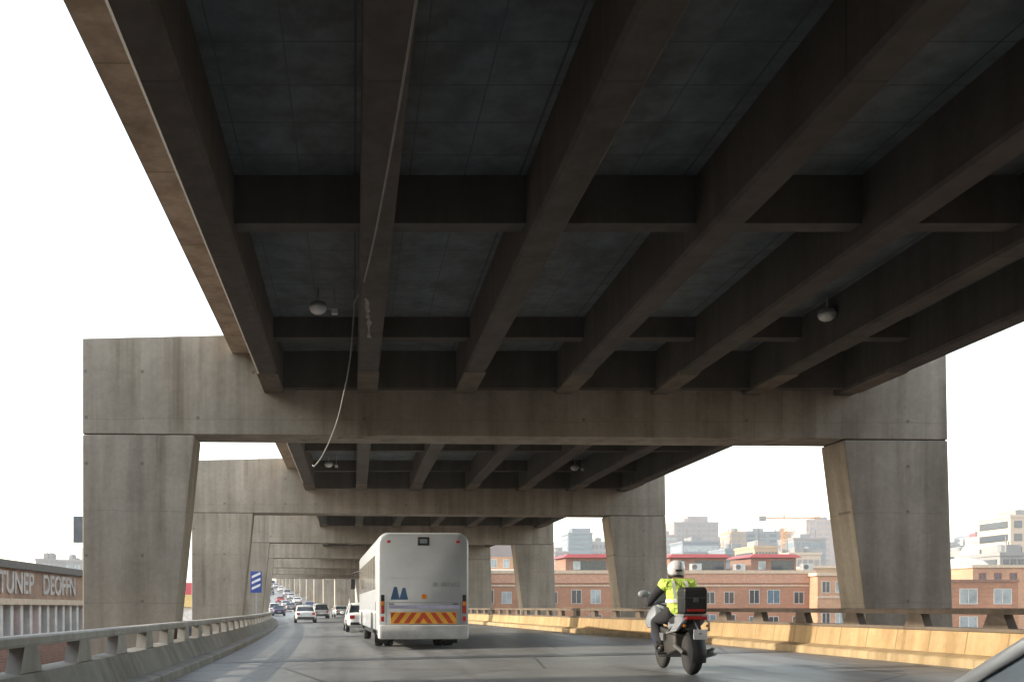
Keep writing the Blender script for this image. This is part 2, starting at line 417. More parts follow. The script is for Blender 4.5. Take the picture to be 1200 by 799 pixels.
# ------------------------------------------------------------------ upper deck, one thing per span
def girder_x():
    return [(-2.05, -1.62), (.08, .52), (2.32, 2.77), (4.62, 5.06), (6.86, 7.30), (9.0, 9.44), (11.16, 11.62)]
for i in range(len(BT)):
    d1 = BT[i] + .5; d0 = -65.0 if i == 0 else BT[i-1] + .5
    a, b = d0 + .012, d1 - .012
    lab = ['concrete upper deck span directly overhead with deep girders', 'second upper deck span, between the nearest and second portal frames',
           'third upper deck span, seen above the bus roof'][i] if i < 3 else '%s upper deck span of the receding row, counted from the camera' % ordn[i]
    t = thing('bridge_span', lab, 'bridge deck', (0, 0, 0), group='upper deck spans')
    ds = stations(a, b, 40 if i < 2 else 6)
    fr = D
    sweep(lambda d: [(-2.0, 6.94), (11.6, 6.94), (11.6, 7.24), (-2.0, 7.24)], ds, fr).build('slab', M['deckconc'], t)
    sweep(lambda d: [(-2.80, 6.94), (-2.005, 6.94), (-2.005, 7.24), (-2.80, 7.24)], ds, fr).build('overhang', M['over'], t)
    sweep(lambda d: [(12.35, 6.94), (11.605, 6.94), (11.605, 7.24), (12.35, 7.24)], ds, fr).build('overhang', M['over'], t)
    sweep(lambda d: [(-2.80, 7.243), (-2.80, 8.05), (-2.58, 8.05), (-2.58, 7.243)], ds, fr).build('edge_wall', M['deckwall'], t)
    sweep(lambda d: [(12.35, 7.243), (12.35, 8.05), (12.13, 8.05), (12.13, 7.243)], ds, fr).build('edge_wall', M['deckwall'], t)
    for k, (x0, x1) in enumerate(girder_x()):
        c = .045
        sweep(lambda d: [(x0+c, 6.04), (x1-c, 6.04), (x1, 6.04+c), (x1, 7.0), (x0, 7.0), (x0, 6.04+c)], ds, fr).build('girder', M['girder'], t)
    e0 = BT[i]-.22
    mb = MB()
    gx = girder_x()
    for k in range(6):
        x0, x1 = gx[k][1]-.02, gx[k+1][0]+.02
        vs = [D(y, x, z) for z in (6.10, 6.98) for y in (e0, e0+.215) for x in (x0, x1)]
        mb.add(vs, [(0,1,3,2),(4,6,7,5),(0,4,5,1),(1,5,7,3),(3,7,6,2),(2,6,4,0)])
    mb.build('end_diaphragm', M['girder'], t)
    if i < 3:
        for x0, x1 in gx:
            vs = [D(y, x, z) for z in (6.034, 6.10) for y in (BT[i]-1.55-.5*random.random(), BT[i]-.005) for x in (x0-.006, x1+.006)]
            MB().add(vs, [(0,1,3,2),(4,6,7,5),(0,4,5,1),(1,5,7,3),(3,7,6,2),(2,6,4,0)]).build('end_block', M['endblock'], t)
    if i == 0:
        random.seed(11); L_ = []; R2 = []
        for q in range(15):
            y = 14.3 + q*.15; c = .17 + .10*(q/14)**.6 + .02*random.random(); w_ = .012 + .035*random.random()*(1 if q % 5 else .2)
            L_.append((c-w_, y, 6.036)); R2.append((c+w_, y, 6.036))
        MB().add(L_ + R2, [(q, q+1, 15+q+1, 15+q) for q in range(14)]).build('lime_streak', M['lime'], t)
    dia = [(12.1, 6.29, .28), (18.0, 6.53, .30), (4.6, 6.4, .3), (-5, 6.29, .28), (-22, 6.29, .28), (-39, 6.29, .28)] if i == 0 else [(d0+8.5, 6.29, .28), (d0+14.4, 6.53, .30), (d0+1.9, 6.53, .3)]
    gx = girder_x()
    for dd, zb, th in dia:
        mb = MB()
        for k in range(6):
            x0, x1 = gx[k][1]-.02, gx[k+1][0]+.02
            vs = [D(y, x, z) for z in (zb, 6.98) for y in (dd, dd+th) for x in (x0, x1)]
            mb.add(vs, [(0,1,3,2),(4,6,7,5),(0,4,5,1),(1,5,7,3),(3,7,6,2),(2,6,4,0)])
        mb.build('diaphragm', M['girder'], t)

# luminaires under the slab
def lamp(loc, label):
    t = thing('bulkhead_lamp', label, 'lamp', loc, group='lamps under the upper deck'); t.scale = (.78, .78, .95)
    MB().lathe([(.02, 0), (.09, -.005), (.15, -.04), (.18, -.09), (.185, -.12)][::1], 20).build('bowl', M['lamp'], t, smooth=True)
    o = [c for c in C.objects if c.parent == t][-1]; o.scale = (1.15, 1.15, -1.1); o.location = (0, 0, .03)
    MB().lathe([(.01, .12), (.19, .12), (.21, .17), (.17, .24), (.05, .26)], 20).build('housing', M['galv'], t, smooth=True)
    MB().tube([(0, 0, .25), (0, 0, .50)], .02, 8).build('stem', M['galv'], t)
    MB().box(.32, .46, -.06, .06, .02, .12).build('junction_box', M['lamp'], t, .01)
    MB().tube([(.2, 0, .15), (.28, 0, .12), (.34, 0, .1)], .012, 6).build('conduit', M['galv'], t)
    MB().tube([(.39, 0, .12), (.39, 0, .50)], .012, 6).build('drop_rod', M['galv'], t)
lamp((-.66, 16.4, 6.45), 'round white lamp near the left edge of the overhead span')
lamp((8.87, 16.8, 6.45), 'round white lamp at the right of the overhead span')
lamp((-.98, 34.3, 6.45), 'small round lamp under the second span by the dangling cable end')
lamp((8.64, 35.1, 6.45), 'small round lamp at the right under the second span')
lamp((-1.08, 51.6, 6.45), 'tiny round lamp at the left under the third span')

# loose cable
cb = [(.62, 4.0, 6.03), (.56, 5.5, 5.98), (.50, 7.0, 5.93), (.43, 8.6, 5.91), (.34, 10.4, 5.92), (.24, 12.2, 5.97), (.12, 14.0, 6.08), (.04, 14.7, 6.18), (0, 15.4, 6.32), (.0, 16.2, 6.45),
      (-.02, 16.8, 6.4), (-.06, 17.1, 6.0), (-.12, 17.2, 5.6), (-.20, 17.2, 5.2), (-.32, 17.2, 4.7), (-.48, 17.2, 4.28), (-.62, 17.2, 4.0), (-.76, 17.25, 3.83), (-.80, 17.3, 3.86)]
mb = MB()
sm = []
for i in range(len(cb)-1):
    p0, p1, p2, p3 = (Vector(cb[max(0, min(len(cb)-1, j))]) for j in (i-1, i, i+1, i+2))
    for q in range(4):
        u = q/4
        sm.append(.5*((2*p1) + (p2-p0)*u + (2*p0-5*p1+4*p2-p3)*u*u + (3*p1-p0-3*p2+p3)*u**3))
sm.append(Vector(cb[-1]))
mb.tube(sm, .013, 7)
tag(mb.build('loose_cable', M['cable'], smooth=True), 'loose pale cable hanging from the overhead girder with its end dangling', 'cable')
# spalled patches on the girder by the cable
# ------------------------------------------------------------------ signs
d = 50.0
p = P(d, -3.98, 0)
t = thing('exit_marker', 'blue roadside marker with three white diagonal bars on a post at the left parapet', 'road sign', (p[0], p[1], p[2]+.3))
MB().box(-.31, .31, -.012, .012, 1.65, 2.83).build('panel', M['bluesign'], t, .004)
for k in range(3):
    z = 1.80 + .32*k
    MB().prism([(-.24, z), (.24, z+.22), (.24, z+.36), (-.24, z+.14)], -.017, -.0125).build('stripe', M['signwhite'], t)
MB().box(-.04, .04, .013, .09, -.6, 2.7).build('post', M['galv'], t)
t = thing('hanging_sign', 'dark grey sign panel jutting past the outer edge of the nearest left column', 'sign', (-8.22, 28.2, -7))
MB().box(-.62, .62, -.02, .02, 10.15, 10.98).build('panel', M['signgrey'], t, .01)
MB().tube([(.45, .08, 0), (.45, .08, 10.9)], .06, 10).build('post', M['steel'], t)

# ------------------------------------------------------------------ bus
def rrect(w, z0, z1, rt, rb, n=5):
    pts = []
    for cx_, cz, r, a0 in ((w-rt, z1-rt, rt, 0), (-w+rt, z1-rt, rt, PI/2), (-w+rb, z0+rb, rb, PI), (w-rb, z0+rb, rb, 1.5*PI)):
        for k in range(n+1):
            a = a0 + PI/2*k/n; pts.append((cx_ + r*math.cos(a), cz + r*math.sin(a)))
    return pts
def clip_poly(poly, x0, x1, z0, z1):
    def cl(ps, f, g):
        out = []
        for i in range(len(ps)):
            a, b = ps[i], ps[(i+1) % len(ps)]
            fa, fb = f(a), f(b)
            if fa >= 0: out.append(a)
            if fa*fb < 0: u = fa/(fa-fb); out.append((a[0]+(b[0]-a[0])*u, a[1]+(b[1]-a[1])*u))
        return out
    for f in (lambda p: p[0]-x0, lambda p: x1-p[0], lambda p: p[1]-z0, lambda p: z1-p[1]):
        poly = cl(poly, f, None)
        if len(poly) < 3: return []
    return poly
bx, bd = 1.95, 25.2
B = thing('bus', 'white coach-style bus ahead with red and yellow chevron board on its back', 'bus', (bx, bd, se(bx)), R_(2.3))
W, L, H = 1.29, 11.6, 3.30
m = MB()
rings = []
for y, s in ((0.0, .075), (.02, .035), (.07, .01), (.14, 0), (L-.5, 0), (L-.15, .05), (L, .25)):
    rings.append([(x, y, z) for x, z in rrect(W-s, .52+s*.4, H-s, .30, .06, 6)])
m.loft(rings)
m.build('body', M['buswhite'], B, smooth=True).modifiers.new('es', 'EDGE_SPLIT').split_angle = R_(50)
MB().loft([[(x, y, z) for x, z in rrect(W-.02-s, .30+s*.3, .70-s*.3, .06, .06, 4)] for y, s in ((-.075, .05), (-.06, .02), (-.03, 0), (.25, 0), (.27, .02))]).build('bumper', M['bumper'], B, smooth=True)
MB().box(-W+.08, W-.08, .3, L-.2, .38, .60).build('skirt', M['black'], B)
# rear hatch seams
for x0, x1, z0, z1 in ((-1.05, 1.05, 1.32, 1.335), (-1.05, 1.05, .70, .712), (-1.06, -1.045, .70, 1.33), (1.045, 1.06, .70, 1.33)):
    MB().box(x0, x1, -.004, .02, z0, z1).build('seam', M['greytext'], B)
MB().box(-.17, .17, -.022, .03, 2.93, 3.17).build('display_frame', M['black'], B, .02)
f_ = [c for c in C.objects if c.parent == B][-1]
MB().box(-.105, .105, -.028, -.0225, 2.99, 3.11).build('screen', M['glasspale'], f_)
for sx in (-1, 1):
    MB().box(sx*.98-.05, sx*.98+.05, -.012, .05, 3.00, 3.08).build('marker_light', M['redlens'], B, .015)
    tl = MB().box(sx*1.155-.055, sx*1.155+.055, -.02, .06, 1.02, 1.55).build('tail_light', M['black'], B, .02)
    MB().box(sx*1.155-.042, sx*1.155+.042, -.030, -.019, 1.04, 1.22).build('lens', M['redlens'], tl, .008)
    MB().box(sx*1.155-.042, sx*1.155+.042, -.030, -.019, 1.24, 1.36).build('lens', M['amber'], tl, .008)
    MB().box(sx*1.155-.045, sx*1.155+.045, -.012, .03, .80, .94).build('reflector', M['redlens'], B, .01)
MB().box(-1.08, 1.08, -.004, .02, 2.02, 2.027).build('seam', M['bumper'], B)
for sx in (-1, 1):
    for q in range(4): MB().box(sx*.86-.14, sx*.86+.14, -.012, .01, .545+.03*q, .56+.03*q).build('louvre', M['steel'], B)
    MB().box(sx*.9-.07, sx*.9+.07, -.014, .01, 1.275, 1.30).build('hatch_handle', M['black'], B)
# chevron board
cbz0, cbz1 = .735, 1.06
m = MB(); m.mi = 0; m.box(-.93, .93, -.012, .01, cbz0, cbz1)
m.mi = 1; h = cbz1-cbz0
for k in range(6):
    for sx in (-1, 1):
        x0 = sx*(.12 + .30*k)
        pl = [(x0, cbz0), (x0+sx*.15, cbz0), (x0+sx*.15-sx*h*.75, cbz1), (x0-sx*h*.75, cbz1)]
        lo, hi = (0, .915) if sx > 0 else (-.915, 0)
        pl = clip_poly(pl, lo, hi, cbz0+.012, cbz1-.012)
        if pl: m.add([(x, -.0155, z) for x, z in pl], [tuple(range(len(pl)))])
m.build('chevron_board', [M['chevyel'], M['chevred']], B)
# emblem of two peaks, strip of film, small round badge, faint lettering
m = MB()
for x0, w_, hh in ((-.80, .26, .36), (-.56, .25, .33)):
    m.prism([(x0-w_/2, 1.41), (x0+w_/2, 1.41), (x0+.05, 1.41+hh), (x0-.03, 1.41+hh)], -.006, .0)
m.build('emblem', M['emblem'], B)
MB().box(-.98, 1.02, -.005, .0, 1.16, 1.25).build('film_strip', M['lav'], B)
MB().lathe([(.001, -.008), (.075, -.008), (.075, 0), (.001, 0)], 16, 'y', (.02, 0, 1.50)).build('badge', M['amber'], B)
text('lettering', 'IB', .17, .003, M['greytext'], B, (.33, -.004, 1.83), (PI/2, 0, 0), 1.0)
text('lettering', '007402', .17, .003, M['greytext'], B, (.76, -.004, 1.83), (PI/2, 0, 0), 1.0)
# side windows, wheel arches, wheels
for side in (-1, 1):
    for k in range(7):
        y0 = 1.1 + 1.45*k
        xa, xb = sorted((side*(W-.015), side*(W+.006)))
        w_ = MB().box(xa, xb, y0, y0+1.32, 1.72, 2.72).build('window', M['glassbus'], B, .03)
        MB().box(*sorted((side*(W+.0065), side*(W+.012))), y0+.64, y0+.67, 1.74, 2.70).build('glazing_bar', M['steel'], w_)
    for y in (2.7, 9.2):
        m = MB(); arc = [(y+.60*math.cos(a), .50+.60*math.sin(a)) for a in [PI*k/10 for k in range(11)]]
        m.prism(arc + [(y-.60, .45), (y+.60, .45)], *sorted((side*(W-.10), side*(W+.004))), 'x'); m.build('wheel_arch', M['black'], B)
    MB().box(*sorted((side*(W-.01), side*(W+.008))), .9, .98, .55, 1.35).build('side_vent', M['black'], B)
    MB().box(*sorted((side*(W-.01), side*(W+.004))), .2, L-.4, 1.02, 1.10).build('trim_strip', M['bumper'], B)
    ma = MB().tube([(side*W*.93, L-.1, 2.7), (side*(W+.22), L+.25, 2.6), (side*(W+.24), L+.25, 2.35)], .025, 8).build('mirror_arm', M['black'], B)
    MB().box(side*(W+.24)-.1, side*(W+.24)+.1, L+.18, L+.28, 1.95, 2.36).build('mirror_head', M['black'], ma, .03)
    for y in (2.7, 9.2):
        for xo in ([.98, .68] if y < 5 else [.98]):
            wh = MB().lathe([(.30, -.13), (.46, -.13), (.5, -.09), (.5, .09), (.46, .13), (.30, .13)], 28, 'x', (side*xo+side*.1, y, .5)).build('wheel', M['rubber'], B, smooth=True)
            wh.modifiers.new('es', 'EDGE_SPLIT').split_angle = R_(45)
            MB().lathe([(.01, -.06), (.28, -.06), (.31, -.12), (.31, .12), (.28, .06), (.01, .06)], 20, 'x', (side*xo+side*.1, y, .5)).build('rim', M['galv'], wh)
MB().box(-1.0, 1.0, 2.6, 2.8, .42, .58).build('axle', M['steel'], B)
for side in (-1, 1): MB().box(side*1.05-.2, side*1.05+.2, 1.9, 1.92, .12, .62).build('mud_flap', M['rubber'], B)

# ------------------------------------------------------------------ cars
def car(label, loc, rz, paint, kind='sedan', group=None, detail=True):
    t = thing('car', label, 'car', loc, rz, group)
    suv = kind == 'suv'; belt = .98 if suv else .90; roof = 1.68 if suv else 1.44; hw = .88
    if kind == 'low': belt = .80; roof = 1.36
    # body stations (y from rear to nose): y, half width, bottom, top
    if kind == 'suv': stt = [(-2.2, .62, .45, .80), (-2.16, .80, .38, .95), (-1.9, .87, .28, belt), (-1.0, .88, .24, belt+.02), (.5, .88, .24, belt), (1.15, .87, .26, belt-.04), (1.9, .82, .32, .84), (2.12, .70, .40, .70), (2.16, .55, .45, .62)]
    elif kind == 'low': stt = [(-2.0, .6, .4, .75), (-1.95, .78, .34, .86), (-1.7, .86, .24, .86), (0, .87, .2, belt+.02), (.9, .86, .22, .76), (1.25, .85, .24, .62), (1.7, .80, .28, .55), (1.98, .66, .34, .5), (2.04, .5, .38, .46)]
    else: stt = [(-2.25, .62, .42, .80), (-2.2, .79, .34, .93), (-1.95, .86, .26, .97), (-1.3, .87, .22, .96), (0, .88, .2, belt), (.9, .87, .22, belt-.02), (1.5, .85, .24, .82), (2.0, .78, .30, .72), (2.18, .64, .38, .6), (2.2, .5, .42, .55)]
    m = MB(); rings = []
    for y, w, zb, zt in stt:
        zm = zb + (zt-zb)*.55
        rings.append([(-w*.86, y, zb), (-w*.98, y, zb+.08), (-w, y, zm), (-w*.95, y, zt-.06), (-w*.84, y, zt), (0, y, zt+.03), (w*.84, y, zt), (w*.95, y, zt-.06), (w, y, zm), (w*.98, y, zb+.08), (w*.86, y, zb)])
    m.loft(rings); m.build('body', paint, t, subsurf=2 if detail else 1)
    # greenhouse of glass, roof panel and pillars
    if suv: g = [(-2.05, -1.85), (1.15, .45)]
    elif kind == 'low': g = [(-1.75, -.9), (1.02, .05)]
    else: g = [(-1.72, -1.05), (1.0, .25)]
    (yb0, yt0), (yb1, yt1) = g
    wb, wt = hw*.90, hw*.70
    zb, zt = belt-.08, roof-.05
    cor = lambda sx, y, z, w: (sx*w, y, z)
    vs = [(-wb, yb0, zb), (wb, yb0, zb), (wb, yb1, zb), (-wb, yb1, zb), (-wt, yt0, zt), (wt, yt0, zt), (wt, yt1, zt), (-wt, yt1, zt)]
    MB().add(vs, [(0,3,2,1),(4,5,6,7),(0,1,5,4),(1,2,6,5),(2,3,7,6),(3,0,4,7)]).build('window_glass', M['glassdark'], t, .05, 3)
    rings = []
    for y, f in ((yt0-.10, .90), (yt0-.02, 1.0), ((yt0+yt1)/2, 1.03), (yt1+.02, 1.0), (yt1+.10, .92)):
        e = 0 if f > .95 else -.05
        rings.append([(-wt*f-.03, y, zt-.05+e), (-wt*f-.01, y, zt+.02+e), (-wt*f*.6, y, zt+.055+e), (wt*f*.6, y, zt+.055+e), (wt*f+.01, y, zt+.02+e), (wt*f+.03, y, zt-.05+e)])
    MB().loft(rings).build('roof', paint, t, smooth=True)
    if kind == 'low':
        for sx in (-1, 1): MB().tube([(sx*(wb-.035), yb1+.035, zb), (sx*((wb+wt)/2-.03), (yb1+yt1)/2+.03, (zb+zt)/2+.01), (sx*(wt-.025), yt1+.03, zt+.01)], .022, 6).build('windscreen_seal', M['black'], t)
    for sx in (-1, 1):
        for (y0, y1) in ((yb0-.02, yt0-.02), (yb1+.02, yt1+.02)):
            MB().tube([(sx*(wb+.005), y0, zb), (sx*((wb+wt)/2+.01), (y0+y1)/2, (zb+zt)/2), (sx*(wt+.012), y1, zt)], .04, 6).build('pillar', paint, t, smooth=True)
        yc = (yb0+yb1)/2*.6 + (yt0+yt1)/2*.4
        MB().tube([(sx*(wb+.004), yc, zb), (sx*(wt+.006), yc, zt)], .03, 6).build('pillar', M['black'], t)
        MB().box(sx*.62-.13, sx*.62+.13, -2.26 if kind != 'low' else -2.01, -2.12 if kind != 'low' else -1.9, .66, .84).build('tail_light', M['redlens'], t, .03)
        MB().box(sx*.58-.14, sx*.58+.14, 1.98 if kind != 'low' else 1.86, 2.12 if kind != 'low' else 2.0, .52, .66).build('headlight', M['glasspale'], t, .03)
        if kind != 'low': MB().box(sx*.98-.09, sx*.98+.09, .72, .86, belt-.02, belt+.12).build('mirror', paint, t, .03)
        for y in (-1.32, 1.36) if kind != 'low' else (-1.2, 1.3):
            wh = MB().lathe([(.20, -.09), (.29, -.10), (.32, -.06), (.32, .06), (.29, .10), (.20, .09)], 20, 'x', (sx*.80, y, .32)).build('wheel', M['rubber'], t, smooth=True)
            MB().lathe([(.01, -.07), (.2, -.09), (.21, .09), (.01, .07)], 14, 'x', (sx*.805, y, .32)).build('rim', M['galv'], wh)
    ry = -2.27 if kind != 'low' else -2.02
    MB().box(-.7, .7, ry, ry+.2, .36, .50).build('bumper', M['black'], t, .04)
    MB().box(-.24, .24, ry-.012, ry+.02, .52, .63).build('number_plate', M['chevyel'] if False else M['signwhite'], t)
    return t
PA = {'white': carpaint('white car paint', (.75, .75, .74), 0), 'silver': carpaint('silver car paint', (.52, .53, .54), .5), 'blue': carpaint('dark blue car paint', (.03, .05, .14)),
      'red': carpaint('red car paint', (.38, .04, .03)), 'grey': carpaint('grey car paint', (.16, .17, .18), .4), 'green': carpaint('green car paint', (.05, .16, .12))}
def put(d, off): p = P(d, off, se(off)); return p, -math.atan(slope(d))*-1
def at_road(d, off): p = P(d, off, se(off)); return p, -math.atan(slope(d))
NM = [('low', 'white', 3.32, 2.62, 'pale car alongside at the lower right corner, only its bonnet and windscreen edge in view'),
      ('sedan', 'white', 45.5, 1.62, 'white car half hidden by the left side of the bus'),
      ('sedan', 'white', 75, -.8, 'white sedan alone in the left lane, nearest of the cars beyond the bus'),
      ('suv', 'silver', 100, 2.1, 'silver tall car just behind the white sedan in the left lane'),
      ('sedan', 'silver', 108, 5.2, 'silver low car left of the bus, farther than the half hidden white car'),
      ('sedan', 'blue', 128, -1.2, 'dark blue car at the far left of the traffic, by the parapet end'),
      ('sedan', 'grey', 150, 2.0, 'grey car in the middle lane beyond the silver tall car'),
      ('sedan', 'blue', 152, 5.4, 'dark blue car in the right lane where the road starts to climb'),
      ('suv', 'white', 172, -1.0, 'white tall car in the left lane on the far climb'),
      ('sedan', 'red', 182, 2.2, 'red car on the far climb, the only red one'),
      ('sedan', 'silver', 196, 5.4, 'silver car in the right lane of the far climb, next to the pier row'),
      ('sedan', 'green', 206, -1.0, 'green car in the left lane of the far climb'),
      ('suv', 'grey', 224, 2.2, 'grey tall car in the middle lane, high on the far climb'),
      ('sedan', 'white', 236, 5.6, 'white car in the right lane, high on the far climb'),
      ('sedan', 'blue', 256, -.8, 'dark blue car in the left lane, high on the far climb'),
      ('sedan', 'white', 268, 2.3, 'white car in the middle lane near the top of the climb'),
       ('sedan', 'white', 118, 2.0, 'white car between the silver tall car and the grey car in the middle lane'),
       ('suv', 'white', 139, -1.3, 'white tall car in the left lane directly beyond the dark blue car'),
       ('sedan', 'silver', 163, 2.1, 'silver car in the middle lane just ahead of the grey car'),
       ('sedan', 'white', 178, 5.3, 'white car in the right lane beside the red one'),
       ('sedan', 'silver', 188, -1.1, 'silver car in the left lane behind the green car'),
       ('suv', 'silver', 212, 5.5, 'silver tall car in the right lane of the far climb'),
       ('sedan', 'white', 218, -1.0, 'white car in the left lane just ahead of the green car'),
       ('sedan', 'white', 246, 2.2, 'white car in the middle lane ahead of the grey tall car'),
       ('sedan', 'silver', 262, 5.6, 'silver car in the right lane, high on the far climb'),
       ('suv', 'white', 274, -.9, 'white tall car in the left lane near the top of the climb'),
       ('suv', 'blue', 284, 5.6, 'dark blue tall car nearest the top of the climb')]
car_proto = {}
for kd, pc, d, off, lab in NM:
    p, rz = at_road(d, off)
    key = (kd, pc)
    if key in car_proto:
        t = copy_tree(car_proto[key]); t['label'] = lab; t.location = p; t.rotation_euler.z = rz
    else:
        t = car(lab, p, rz, PA[pc], kd, 'cars on the road', kd == 'low')
        car_proto[key] = t
    if kd == 'low': t.location.y = 4.05; t.location.x = 4.24; t.rotation_euler.z = 0

# ------------------------------------------------------------------ motorcycle and rider
def skin(name, verts, edges, radii, mat, parent, sub=2, root=0):
    me = bpy.data.meshes.new(name); me.from_pydata(verts, edges, [])
    o = bpy.data.objects.new(name, me); C.objects.link(o)
    sk = o.modifiers.new('skin', 'SKIN'); sk.use_smooth_shade = True
    ly = me.skin_vertices[0].data if me.skin_vertices else None
    if ly is None:
        bpy.context.view_layer.objects.active = o
        bpy.context.view_layer.update(); ly = me.skin_vertices[0].data
    for i, r in enumerate(radii):
        ly[i].radius = r if isinstance(r, tuple) else (r, r); ly[i].use_root = (i == root)
    ss = o.modifiers.new('s', 'SUBSURF'); ss.levels = sub; ss.render_levels = sub
    bpy.context.view_layer.update()
    me2 = bpy.data.meshes.new_from_object(o.evaluated_get(bpy.context.evaluated_depsgraph_get()))
    bpy.data.objects.remove(o)
    for p in me2.polygons: p.use_smooth = True
    me2.materials.clear(); me2.materials.append(mat)
    o = bpy.data.objects.new(name, me2); C.objects.link(o); o.parent = parent
    return o
mx, md_ = 5.66, 15.7
mz = se(mx)
K = thing('motorcycle', 'touring motorcycle with white side panels and a big black top box behind the rider', 'motorcycle', (mx, md_, mz), R_(-3.5))
def wheel(y, r, w, nm):
    wh = MB().lathe([(r-.11, -w*.42), (r-.05, -w*.5), (r-.012, -w*.3), (r, 0), (r-.012, w*.3), (r-.05, w*.5), (r-.11, w*.42)], 32, 'x', (0, y, r)).build('wheel', M['rubber'], K, smooth=True)
    rm = MB().lathe([(r-.10, -w*.34), (r-.13, -w*.30), (r-.13, w*.30), (r-.10, w*.34)], 28, 'x', (0, y, r))
    for k in range(5):
        a = 2*PI*k/5; rm.tube([(0, y, r), (0, y+(r-.12)*math.cos(a), r+(r-.12)*math.sin(a))], .022, 6)
    rm.lathe([(.005, -.06), (.05, -.06), (.05, .06), (.005, .06)], 12, 'x', (0, y, r)); rm.build('rim', M['engine'], wh)
    MB().lathe([(.09, w*.5+.01), (.15, w*.5+.01), (.15, w*.5+.018), (.09, w*.5+.018)], 20, 'x', (0, y, r)).build('brake_disc', M['galv'], wh)
wheel(-.76, .33, .16, 'rear'); wheel(.80, .315, .12, 'front')
MB().loft([[(sx*w, y, z) for sx, z in ((-1, zb), (1, zb), (1, zt), (-1, zt))] for y, w, zb, zt in ((-.34, .13, .34, .62), (-.1, .22, .24, .70), (.2, .24, .22, .72), (.42, .16, .34, .70))]).build('engine', M['engine'], K, .04, 3)
for sx in (-1, 1):
    MB().tube([(sx*.21, .05, .42), (sx*.30, .05, .42), (sx*.33, .05, .42)], .09, 12, .07).build('cylinder_head', M['engine'], K)
    MB().tube([(sx*.10, .80, .32), (sx*.10, .66, .62), (sx*.10, .52, .98)], .03, 8).build('fork_leg', M['engine'], K)
    MB().tube([(sx*.12, -.76, .33), (sx*.12, -.30, .42)], .035, 8).build('swing_arm', M['steel'], K)
    MB().tube([(sx*.16, -.12, .30), (sx*.34, -.12, .29)], .018, 8).build('footpeg', M['rubber'], K)
    # white side panel of the fairing: flared shield shape
    m = MB(); pr = [(.92, .76), (.86, .98), (.62, 1.06), (.40, .96), (.36, .80), (.50, .70), (.74, .68)]
    n_ = len(pr)
    vo = [(sx*(.20 + .08*math.sin(PI*min(1, max(0, (1.05-z)/.65)))), y, z) for y, z in pr]; vi = [(sx*.12, y, z) for y, z in pr]
    ctr = (sx*.31, .64, .85)
    m.add(vo + vi + [ctr], [(i, (i+1) % n_, 2*n_) for i in range(n_)] + [(i, n_+i, n_+(i+1) % n_, (i+1) % n_) for i in range(n_)] + [tuple(range(2*n_-1, n_-1, -1))])
    m.build('fairing_panel', M['bikewhite'], K, .015, 2)
    MB().prism([(.74, .68), (.50, .70), (.36, .79), (.22, .72), (.20, .50), (.42, .38), (.66, .46)], *sorted((sx*.13, sx*.235)), 'x').build('leg_shield', M['bikedark'], K, .03, 3)
    MB().tube([(sx*.06, .46, 1.06), (sx*.22, .42, 1.10), (sx*.40, .26, 1.06)], .016, 8).build('handlebar', M['steel'], K)
    MB().tube([(sx*.30, .26, 1.06) if False else (sx*.28, .37, 1.085), (sx*.41, .25, 1.055)], .022, 8).build('grip', M['rubber'], K)
    st = MB().tube([(sx*.26, .50, 1.10), (sx*.36, .50, 1.22)], .010, 6).build('mirror_stem', M['steel'], K)
    MB().ball((sx*.40, .49, 1.25), .085, 10, (1.15, .4, .75)).build('mirror_head', M['bikewhite'] if sx < 0 else M['black'], st, smooth=True)
    # tail side panels and pannier rails
    MB().prism([(-.05, .60), (-.08, .80), (-.50, .90), (-.86, .90), (-.84, .80), (-.45, .66)], *sorted((sx*.10, sx*.17)), 'x').build('tail_panel', M['bikewhite'], K, .02, 2)
    MB().tube([(sx*.20, -.10, .62), (sx*.24, -.45, .64), (sx*.24, -.80, .68), (sx*.20, -.92, .80), (sx*.12, -.92, .90)], .014, 8).build('pannier_rail', M['galv'], K)
    MB().box(sx*.17-.022, sx*.17+.022, -.97, -.93, .73, .77).build('indicator', M['amber'], K, .012)
    ex = MB().tube([(sx*.2, .0, .28), (sx*.22, -.4, .27), (sx*.24, -.98, .36)], .05, 12, .065)
    if sx > 0: ex.build('exhaust', M['galv'], K, smooth=True)
MB().loft([[(sx*w, y, z) for sx, z in ((-.6, zb), (.6, zb), (1, (zb+zt)/2), (.6, zt), (-.6, zt), (-1, (zb+zt)/2))] for y, w, zb, zt in ((-.16, .11, .70, .86), (0, .20, .70, .99), (.25, .23, .70, 1.06), (.45, .15, .76, 1.02))]).build('fuel_tank', M['bikedark'], K, subsurf=2)
MB().loft([[(sx*w, y, z) for sx, z in ((-1, zb), (1, zb), (1, zt), (-1, zt))] for y, w, zb, zt in ((-.62, .13, .80, .92), (-.40, .18, .76, .90), (-.15, .17, .74, .85), (.02, .12, .74, .86))]).build('seat', M['black'], K, .03, 3)
for sx in (-1, 1):
    MB().tube([(sx*.13, -.42, .80), (sx*.20, -.1, .62), (sx*.20, .1, .36), (sx*.16, .40, .34), (sx*.12, .48, .80)], .018, 8).build('frame_tube', M['steel'], K)
    for q in range(4): MB().box(*sorted((sx*.235, sx*.262)), -.12+.07*q, -.08+.07*q, .50, .62).build('cooling_fin', M['galv'], K)
